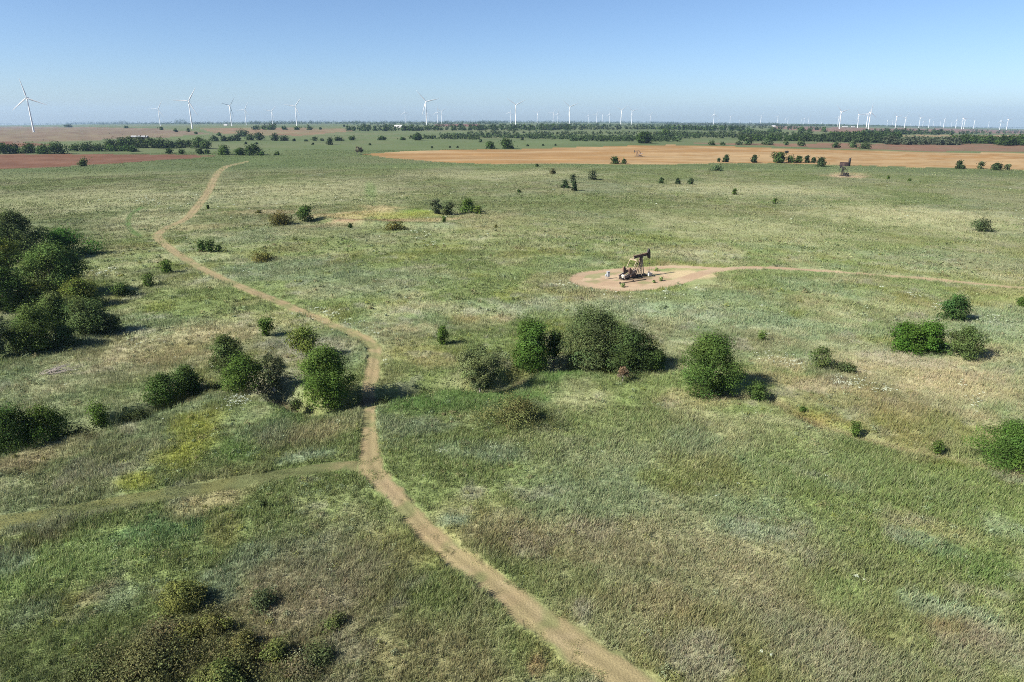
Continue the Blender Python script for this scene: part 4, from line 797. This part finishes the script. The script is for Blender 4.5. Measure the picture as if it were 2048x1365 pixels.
# ------------------------------------------------------------------ pump jacks and oil gear
def pumpjack(px, by, rz, scale, label, m_beam, m_leg, m_dark, phase=0.0, m_motor=None):
    p, t = at(px, by); root = empty('pump_jack', (p[0], p[1], gz(p[0], p[1])), rz); root.scale = (scale,) * 3
    tag(root, label, 'pump jack', 'pump jacks')
    sk = MB()
    for s in (-.55, .55):
        sk.box((.9, s, .30), (7.6, .10, .22)).box((.9, s, .43), (7.6, .26, .045)).box((.9, s, .17), (7.6, .26, .045))
    for xx in (-2.7, -1.4, 0.9, 2.4, 4.4): sk.box((xx, 0, .28), (.16, .96, .18))
    sk.build('skid_base', m_dark, root)
    PIV = Vector((2.7, 0, 4.45))
    for s in (-1, 1):
        MB().bar((2.45, s * .62, .45), (PIV.x - .06, s * .16, 4.3), .22, .22).build('leg', m_leg, root)
        MB().bar((3.15, s * .62, .45), (PIV.x + .12, s * .16, 4.3), .13, .14).build('leg', m_leg, root)
        MB().bar((.75, s * .5, .45), (PIV.x - .22, s * .14, 4.25), .14, .16).build('rear_leg', m_beam, root)
    lad = MB()
    for k in range(9):
        f = (k + 1) / 10; w = .62 - .46 * f
        lad.tube((2.62 + .05 * f, -w, .45 + 3.85 * f), (2.62 + .05 * f, w, .45 + 3.85 * f), .025, .025, 6)
    lad.build('ladder', m_leg, root)
    MB().box((PIV.x, 0, 4.36), (.6, .55, .14)).tube((PIV.x, -.32, 4.47), (PIV.x, .32, 4.47), .15, .15, 12).build('saddle_bearing', m_dark, root)
    tilt = math.radians(4 + phase); ux = Vector((math.cos(tilt), 0, math.sin(tilt))); uz = Vector((-math.sin(tilt), 0, math.cos(tilt)))
    B0 = PIV + ux * -2.25 + uz * .32; B1 = PIV + ux * 2.0 + uz * .32
    wb = MB(); wb.bar(B0, B1, .10, .52)
    wb.bar(B0 + uz * .27, B1 + uz * .27, .34, .05).bar(B0 - uz * .27, B1 - uz * .27, .34, .05)
    wb.build('walking_beam', m_beam, root)
    # horsehead: curved front struck from the saddle bearing
    a0, a1 = math.radians(-24), math.radians(29); Rf = 2.55
    front = [(Rf * math.cos(a0 + (a1 - a0) * i / 12), Rf * math.sin(a0 + (a1 - a0) * i / 12) + .25) for i in range(13)]
    back = [(2.0, 1.25), (1.72, .62), (1.72, .02), (2.05, -.62)]
    prof = [(PIV.x + x * math.cos(tilt) - z * math.sin(tilt), PIV.z + x * math.sin(tilt) + z * math.cos(tilt)) for x, z in front + back]
    MB().prism(prof, -.20, .20).build('horse_head', m_dark, root)
    EQ = B0 - uz * .55
    MB().box((EQ.x, 0, EQ.z), (.26, 1.9, .26)).box((EQ.x, 0, EQ.z + .3), (.3, .3, .4)).build('equalizer', m_leg, root)
    sh = Vector((.25, 0, 1.72)); ca = math.radians(200 + phase * 3); cd = Vector((math.cos(ca), 0, math.sin(ca))); cn = Vector((cd.z, 0, -cd.x))
    if cn.z < 0: cn = -cn
    for s in (-1, 1):
        y = s * .85; S0 = sh + Vector((0, y, 0)); pin = S0 + cd * 1.35
        MB().bar(S0 - cd * .35, S0 + cd * 3.2, .2, .55).build('crank_arm', M_CRANK if m_beam is M_RUST else m_beam, root)
        MB().bar((EQ.x, s * 1.02, EQ.z), (pin.x, s * 1.02, pin.z), .11, .13).build('pitman_arm', m_leg, root)
        c0 = sh + cd * 1.3 + cn * .2
        ol = []
        for i in range(13):
            th = math.pi * i / 12; ol.append((c0.x + cd.x * math.cos(th) * .46 + cn.x * math.sin(th) ** 1.4 * 1.25, c0.z + cd.z * math.cos(th) * .46 + cn.z * math.sin(th) ** 1.4 * 1.25))
        MB().prism(ol, y - .24 if s < 0 else y - .06, y + .06 if s < 0 else y + .24).build('counterweight', m_beam, root)
    gb = MB(); gb.box((.2, 0, .9), (1.15, 1.05, .92)).box((.2, 0, 1.62), (1.0, .95, .5)).box((.2, 0, 1.90), (.7, .6, .08)).tube((.25, -.8, 1.72), (.25, .8, 1.72), .14, .14, 12)
    gb.build('gearbox', m_beam, root)
    mo = MB(); mo.tube((-2.2, -.28, .78), (-2.2, .42, .78), .27, .27, 14).box((-2.2, .05, .48), (.5, .55, .12)).tube((-2.2, -.42, .78), (-2.2, -.32, .78), .2, .2, 14)
    mo.build('motor', m_motor or M_PALEP, root)
    MB().tube((-1.1, -.5, 1.0), (-1.1, -.42, 1.0), .5, .5, 18).bar((-1.1, -.46, 1.4), (-2.2, -.46, 1.0), .07, .06).build('belt_sheave', m_dark, root)
    hx = PIV.x + Rf + .02
    br = MB(); br.tube((hx, -.12, 4.7), (hx, -.12, 2.7), .022, .022, 6).tube((hx, .12, 4.7), (hx, .12, 2.7), .022, .022, 6).box((hx, 0, 2.66), (.18, .42, .12)).tube((hx, 0, 2.66), (hx, 0, .95), .03, .03, 8)
    br.build('polished_rod', m_dark, root)
    return root, hx
big, hx = pumpjack(1262, 557, math.radians(33), .95, 'large rusty and tan pump jack standing on its sandy pad', M_RUST, M_TANP, M_DARK)
pumpjack(1690, 353, math.radians(104), 1.0, 'dark pump jack seen end-on below the rusty tank', M_DARK, M_DARK, M_DARK, 6, M_DARK)
pumpjack(1279, 313.5, math.radians(150), .95, 'small brown pump jack far out in the tan field', M_RUST, M_RUST, M_DARK, -14, M_RUST)
def on_jack(lx, ly):
    v = Matrix.Rotation(big.rotation_euler.z, 3, 'Z') @ Vector((lx * .95, ly * .95, 0)); return (big.location.x + v.x, big.location.y + v.y)
wx, wy = on_jack(hx, 0)
wh = empty('wellhead', (wx, wy, gz(wx, wy)), math.radians(33)); tag(wh, 'pale wellhead with valves under the large pump jack horse head', 'wellhead')
MB().lathe([(.34, 0), (.34, .08), (.16, .1), (.16, .42), (.27, .44), (.27, .52), (.12, .54), (.12, .86), (.07, .95)], n=14).build('casing_head', M_PALEP, wh)
MB().tube((0, 0, .5), (0, -1.3, .5), .07, .07, 8).tube((0, -1.3, .5), (0, -1.3, .05), .07, .07, 8).box((0, -.7, .5), (.22, .26, .26)).build('valve_pipe', M_PALEP, wh)
MB().box((-.6, -.9, .42), (.9, .5, .55)).box((-.6, -.9, .72), (.96, .56, .06)).build('chemical_box', M_PALEP, wh)
p, t = at(1216, 558)
cb = empty('electric_cabinet', (p[0], p[1], gz(p[0], p[1])), math.radians(20)); tag(cb, 'grey electric cabinet on legs left of the large pump jack', 'cabinet')
MB().box((0, 0, .95), (.55, .40, 1.0)).box((0, -.01, 1.48), (.62, .48, .06)).build('housing', M_GREYP, cb)
MB().box((0, -.215, .95), (.46, .03, .84)).box((.16, -.24, .95), (.03, .03, .16)).build('door', M_GREYP, cb)
for s in (-1, 1): MB().box((s * .2, 0, .22), (.07, .07, .46)).build('leg', M_GREYP, cb)
MB().box((-.45, .1, .75), (.3, .25, .4)).tube((-.45, .1, 0), (-.45, .1, .6), .04, .04, 6).build('switch_box', M_GREYP, cb)
a1, a2 = at(1240, 568)[0], at(1292, 560)[0]
fl = MB(); n = 6
q = [Vector((a1[0] + (a2[0] - a1[0]) * i / n, a1[1] + (a2[1] - a1[1]) * i / n, 0)) for i in range(n + 1)]
q = [Vector((v.x, v.y, gz(v.x, v.y) + .10)) for v in q]
for i in range(n): fl.tube(q[i], q[i + 1], .07, .07, 8)
for v in (q[0], q[3]): fl.box((v.x, v.y, v.z + .05), (.24, .24, .4))
tag(fl.build('flow_line', M_DARK), 'dark flow line pipe on the sand in front of the large pump jack', 'pipe')
for i, (px, py, s) in enumerate([(1246, 575, 1.0), (1322, 562, .9), (1308, 566, .6), (1312, 543, .9)]):
    tree(px, py, 10 * s, 8 * s, 'low', ['weed tuft at the front of the sandy pad', 'weed tuft at the right front of the sandy pad', 'smallest weed tuft on the sandy pad', 'weed tuft behind the wellhead on the pad'][i], 'weed tufts on the pump jack pad', c=GREEN * .9, name='weed_tuft', cat='weed')

def tanks():
    p, t = at(1689, 332.5); r = empty('rusty_tank', (p[0], p[1], gz(p[0], p[1]))); tag(r, 'low round rusty open tank at the near edge of the tan field', 'tank')
    MB().lathe([(3.2, 0), (3.2, 2.3), (3.3, 2.32), (3.3, 2.45), (3.05, 2.45), (3.05, .3)], n=28).build('shell', M_TANK, r)
    st = MB()
    for k in range(10):
        a = 2 * math.pi * k / 10; st.tube((3.25 * math.cos(a), 3.25 * math.sin(a), 0), (3.25 * math.cos(a), 3.25 * math.sin(a), 2.4), .07, .07, 6)
    st.build('stiffeners', M_TANK, r)
    MB().tube((-3.2, -1, .4), (-4.6, -1.5, .3), .1, .1, 8).build('outlet_pipe', M_DARK, r)
    p, t = at(1698, 332.5); r = empty('separator_tower', (p[0], p[1], gz(p[0], p[1]))); tag(r, 'tall dark separator tower standing at the right of the rusty tank', 'tower')
    b = MB().lathe([(.75, 0), (.75, 4.9), (.6, 5.2), (.25, 5.4)], n=16).build('vessel', M_DARK, r, True)
    MB().tube((.55, 0, 4.8), (.75, 0, 6.0), .12, .12, 8).build('vent_pipe', M_DARK, r)
    MB().tube((-.8, -.25, .2), (-.8, -.25, 5.0), .035, .035, 6).tube((-.8, .25, .2), (-.8, .25, 5.0), .035, .035, 6).build('ladder', M_RUST, r)
    p, t = at(1573, 307); r = empty('storage_tank', (p[0], p[1], gz(p[0], p[1]))); tag(r, 'dark square tank on a white gravel pad in the tan field', 'tank')
    MB().box((0, 0, 1.15), (2.8, 2.4, 2.0)).build('shell', M_DARK, r)
    MB().box((0, 0, 2.2), (3.0, 2.6, .12)).box((.6, 0, 2.34), (.5, .5, .2)).build('lid', M_RUST, r)
    MB().box((-1.0, 0, .08), (.2, 2.4, .16)).box((1.0, 0, .08), (.2, 2.4, .16)).build('runners', M_DARK, r)
tanks()

# far buildings
def shed(px, by, L, W, Hh, rz, name, label, cat, m_wall, m_roof, door=True):
    p, t = at(px, by); r = empty(name, (p[0], p[1], gz(p[0], p[1])), rz); tag(r, label, cat)
    MB().prism([(-W / 2, 0), (W / 2, 0), (W / 2, Hh), (0, Hh * 1.35), (-W / 2, Hh)], -L / 2, L / 2).build('wall', m_wall, r)
    rf = MB()
    for s in (-1, 1):
        rf.prism([(s * (W / 2 + .4), Hh * 1.0 - .1), (0, Hh * 1.35 + .08), (0, Hh * 1.35 + .28), (s * (W / 2 + .4), Hh + .1)], -L / 2 - .4, L / 2 + .4)
    rf.build('roof', m_roof, r)
    if door:
        for k in (-1, 1): MB().box((W / 2 + .02, k * L * .22, Hh * .4), (.06, L * .16, Hh * .78)).build('door', M_GREYP, r)
    return r
shed(797, 256, 24, 12, 6.0, math.radians(80), 'white_barn', 'white barn half hidden among the dark trees left of centre', 'barn', M_WALL, M_WALL)
shed(280, 277.5, 26, 5, 3.0, math.radians(88), 'long_shed', 'long low dark shed on the left fallow field', 'shed', M_DARK, M_ROOFG)
shed(1690, 254.5, 30, 14, 4, math.radians(86), 'white_farm_building', 'left long white farm building far off near the right turbines', 'building', M_WALL, M_WALL)
shed(1706, 254.8, 20, 10, 3.6, math.radians(92), 'white_farm_building', 'right shorter white farm building far off near the right turbines', 'building', M_WALL, M_WALL)
shed(1547, 254.5, 18, 12, 6, math.radians(75), 'white_farmhouse', 'small white farmhouse on the right horizon before the brown field', 'house', M_WALL, M_ROOFG)
shed(452, 251.5, 18, 10, 5, math.radians(85), 'white_shed', 'tiny white shed at the foot of the paired-blade turbine at left', 'shed', M_WALL, M_WALL)

# ------------------------------------------------------------------ wind turbines (hub at 90 m, blades 52 m)
def turbine_parts():
    tw = MB(); tw.lathe([(2.2, -6), (2.2, 0), (2.1, 18), (1.85, 45), (1.55, 70), (1.25, 88.2)], n=16)
    nc = MB(); nc.prism([(-5.2, -1.9), (5.2, -1.9), (5.6, -1.2), (5.6, 1.5), (4.6, 2.0), (-4.4, 2.0), (-5.2, 1.4)], -1.9, 1.9)
    nc.v = [(y, x + 2.6, z + 90) for x, y, z in nc.v]; nc.f = [f[::-1] for f in nc.f]
    hb = MB().lathe([(.05, -2.6), (1.0, -2.2), (1.7, -1.2), (1.9, 0), (1.8, 1.0)], n=14); hb.v = [(x, z - 3.2, y) for x, y, z in hb.v]
    bl = MB(); sec = [(1.2, 1.9, 1.9), (4, 2.2, 1.7), (10, 4.0, 1.0), (18, 3.4, .75), (30, 2.4, .5), (42, 1.6, .32), (49, 1.0, .2), (52, .25, .08)]
    P = []; n = 8
    for (r, ch, th) in sec:
        tw_ = math.radians(14) * (1 - r / 52)
        for i in range(n):
            a = 2 * math.pi * i / n; x = math.cos(a) * ch / 2 + ch * .12; y = math.sin(a) * th / 2
            P.append((x * math.cos(tw_) - y * math.sin(tw_), x * math.sin(tw_) + y * math.cos(tw_), r))
    F = [(k * n + i, k * n + (i + 1) % n, (k + 1) * n + (i + 1) % n, (k + 1) * n + i) for k in range(len(sec) - 1) for i in range(n)] + [tuple(range(n - 1, -1, -1)), tuple(range((len(sec) - 1) * n, len(sec) * n))]
    bl.add(P, F)
    return [('tower', tw.mesh('tower', M_WHITE, True)), ('nacelle', nc.mesh('nacelle', M_WHITE)), ('hub', hb.mesh('hub', M_WHITE, True)), ('blade', bl.mesh('blade', M_WHITE, True))]
TP = dict(turbine_parts())
YAW = math.radians(-20 + 34)
def turbine(hx_, hy_, by, th, label, group, yaw=None):
    d = ray(hx_, hy_)
    tt = 90 * 1365.3 / (by - hy_) / math.sqrt(1 + ((hx_ - 1024) / 1365.3) ** 2) * 1.0
    tt = float(np.clip(tt, 1200, 9800))
    k = tt / d[1]; x, y, zh = d[0] * k, d[1] * k, CAM_H + d[2] * k
    z = gz(x, y); s = (zh - z) / 90.0
    if s < .55: z = zh - 90 * .55; s = .55
    r = empty('wind_turbine', (x, y, z), YAW if yaw is None else yaw); r.scale = (s, s, s)
    tag(r, label, 'wind turbine', group)
    for nme in ('tower', 'nacelle', 'hub'): obj(nme, TP[nme], r)
    for i in range(3):
        b = obj('blade', TP['blade'], r); b.location = (0, -3.2, 90); b.rotation_euler = (0, math.radians(th + 120 * i), 0)
GL, GC, GR_ = 'wind turbines on the left horizon', 'wind turbines on the central horizon', 'wind turbines on the right horizon'
for a in [(53.7, 196.4, 255.5, -9, 'tallest wind turbine, standing alone at the far left'),
          (316, 218.6, 249.4, 30, 'small wind turbine just left of the second tallest left one'),
          (377, 202.5, 256, 33, 'large wind turbine above the left fallow field, second from left in size'),
          (458.7, 211.8, 250, 42, 'wind turbine with a narrow V of blades beside the white shed', 1.15),
          (489.5, 220.3, 248.7, 27, 'small wind turbine right of the narrow V-bladed one'),
          (542.8, 223, 248.7, 42, 'smallest wind turbine of the left seven'),
          (590.3, 212.8, 249.4, 38, 'wind turbine at the right end of the left seven')]:
    turbine(*a[:5], GL, *(a[5:]))
for a in [(810, 225, 243.7, 0, 'small wind turbine above the white barn'), (851.6, 203.4, 250, -42, 'tallest wind turbine left of centre, beside dark trees'),
          (856, 227, 243.3, 10, 'tiny wind turbine half hidden by the tallest central one'), (874.8, 224.3, 245.4, 0, 'left of two close small turbines right of the tall central one'), (882.7, 223.2, 246, 60, 'right of two close small turbines right of the tall central one'),
          (1020.8, 225, 246, 12, 'smaller wind turbine at the left side of the wide Y-shaped one'), (1031.4, 210.2, 248.6, 64, 'large wind turbine with blades in a wide Y at mid horizon'),
          (1074.8, 226, 245.4, 50, 'lone small wind turbine right of the wide Y-shaped pair'), (1106.6, 226.6, 245.2, 35, 'left of two small turbines before the third tall central one'), (1116, 227.7, 245, 5, 'right of two small turbines before the third tall central one'),
          (1139.7, 214, 247.8, 68, 'tall wind turbine standing above the centre right woods'), (1177, 230.7, 245, 0, 'first of four tiny turbines between two tall centre-right ones'), (1193.7, 228.4, 245, 20, 'second of four tiny turbines between two tall centre-right ones'),
          (1205, 230, 245, 60, 'third of four tiny turbines between two tall centre-right ones'), (1219.4, 228.4, 245.2, 0, 'fourth of four tiny turbines between two tall centre-right ones'), (1243, 220.5, 246.8, 56, 'Y-shaped wind turbine, left of a close centre-right pair'),
          (1264.5, 222.5, 246.8, 72, 'wind turbine at the right of a close centre-right pair'), (1301, 230.7, 245.5, 40, 'lone tiny wind turbine right of the close centre-right pair')]:
    turbine(*a, GC)
tiny = [(1438, 239, 249), (1461, 233.6, 247.5), (1479.7, 240.5, 249), (1501.8, 242, 249.5), (1522.5, 232.5, 249), (1556, 234, 250), (1571, 238, 250), (1576.5, 236.5, 250.3), (1602.7, 239.5, 251), (1609, 237.5, 251), (1617.6, 237, 251), (1631, 245, 252), (1643.5, 244, 252)]
turbine(1428.5, 229.4, 249, 0, 'leftmost and tallest of the small turbines before the right group', GR_)
for i, (x, y, b) in enumerate(tiny):
    turbine(x, y, b, R.uniform(0, 120), f'tiny wind turbine, {ORD[i]} right of the leftmost tall one on the right horizon', GR_)
for a in [(1683, 224.2, 259.5, 74, 'tall wind turbine with raised blades at the left of the right-hand cluster'), (1677.8, 234.3, 255.5, 20, 'smaller turbine just left of the tall one in the right-hand cluster'),
          (1718.5, 230, 256.5, 84, 'wind turbine leaning between the two tall ones of the right-hand cluster'), (1736.5, 228.5, 258.8, 30, 'left of two overlapping tall turbines in the right-hand cluster'), (1741.5, 225, 259.5, 5, 'right of two overlapping tall turbines in the right-hand cluster')]:
    turbine(*a, GR_)
tiny2 = [(1775.6, 241.5, 255), (1786, 242, 255), (1794, 233.6, 257), (1812, 235.3, 256), (1821, 248, 257), (1841, 236.3, 255.5), (1847, 243, 256), (1860, 238.8, 255.5), (1868, 244, 256), (1881.7, 244, 256), (1889.6, 238.8, 255.5), (1904, 245.5, 257), (1914, 240.5, 256.5), (1927, 237.3, 256.5), (1930.5, 240, 257), (1949.5, 242, 257)]
for i, (x, y, b) in enumerate(tiny2):
    turbine(x, y, b, R.uniform(0, 120), f'small wind turbine, {ORD[i]} right of the right-hand cluster', GR_)
for a in [(1978, 246, 258, 20, 'faint wind turbine, third from the right edge'), (2002.7, 242, 258, 0, 'small wind turbine, second from the right edge'), (2017, 239.5, 258, 80, 'wind turbine nearest the right edge of the photo')]:
    turbine(*a, GR_)

# ------------------------------------------------------------------ the air
def haze():
    z0, z1 = -170.0, 190.0
    mb = MB().box((0, 0, (z0 + z1) / 2), (23000, 23000, z1 - z0))
    m, n, l, b = mat('summer_haze'); n.remove(b)
    v = n.new('ShaderNodeVolumePrincipled'); v.inputs['Color'].default_value = (.42, .62, .88, 1); v.inputs['Density'].default_value = 4.8e-5; v.inputs['Anisotropy'].default_value = .1
    l.new(v.outputs[0], n['Material Output'].inputs['Volume'])
    o = mb.build('haze', m); o['kind'] = 'stuff'; o['label'] = 'pale blue summer haze over the far country'; o['category'] = 'haze'
haze()
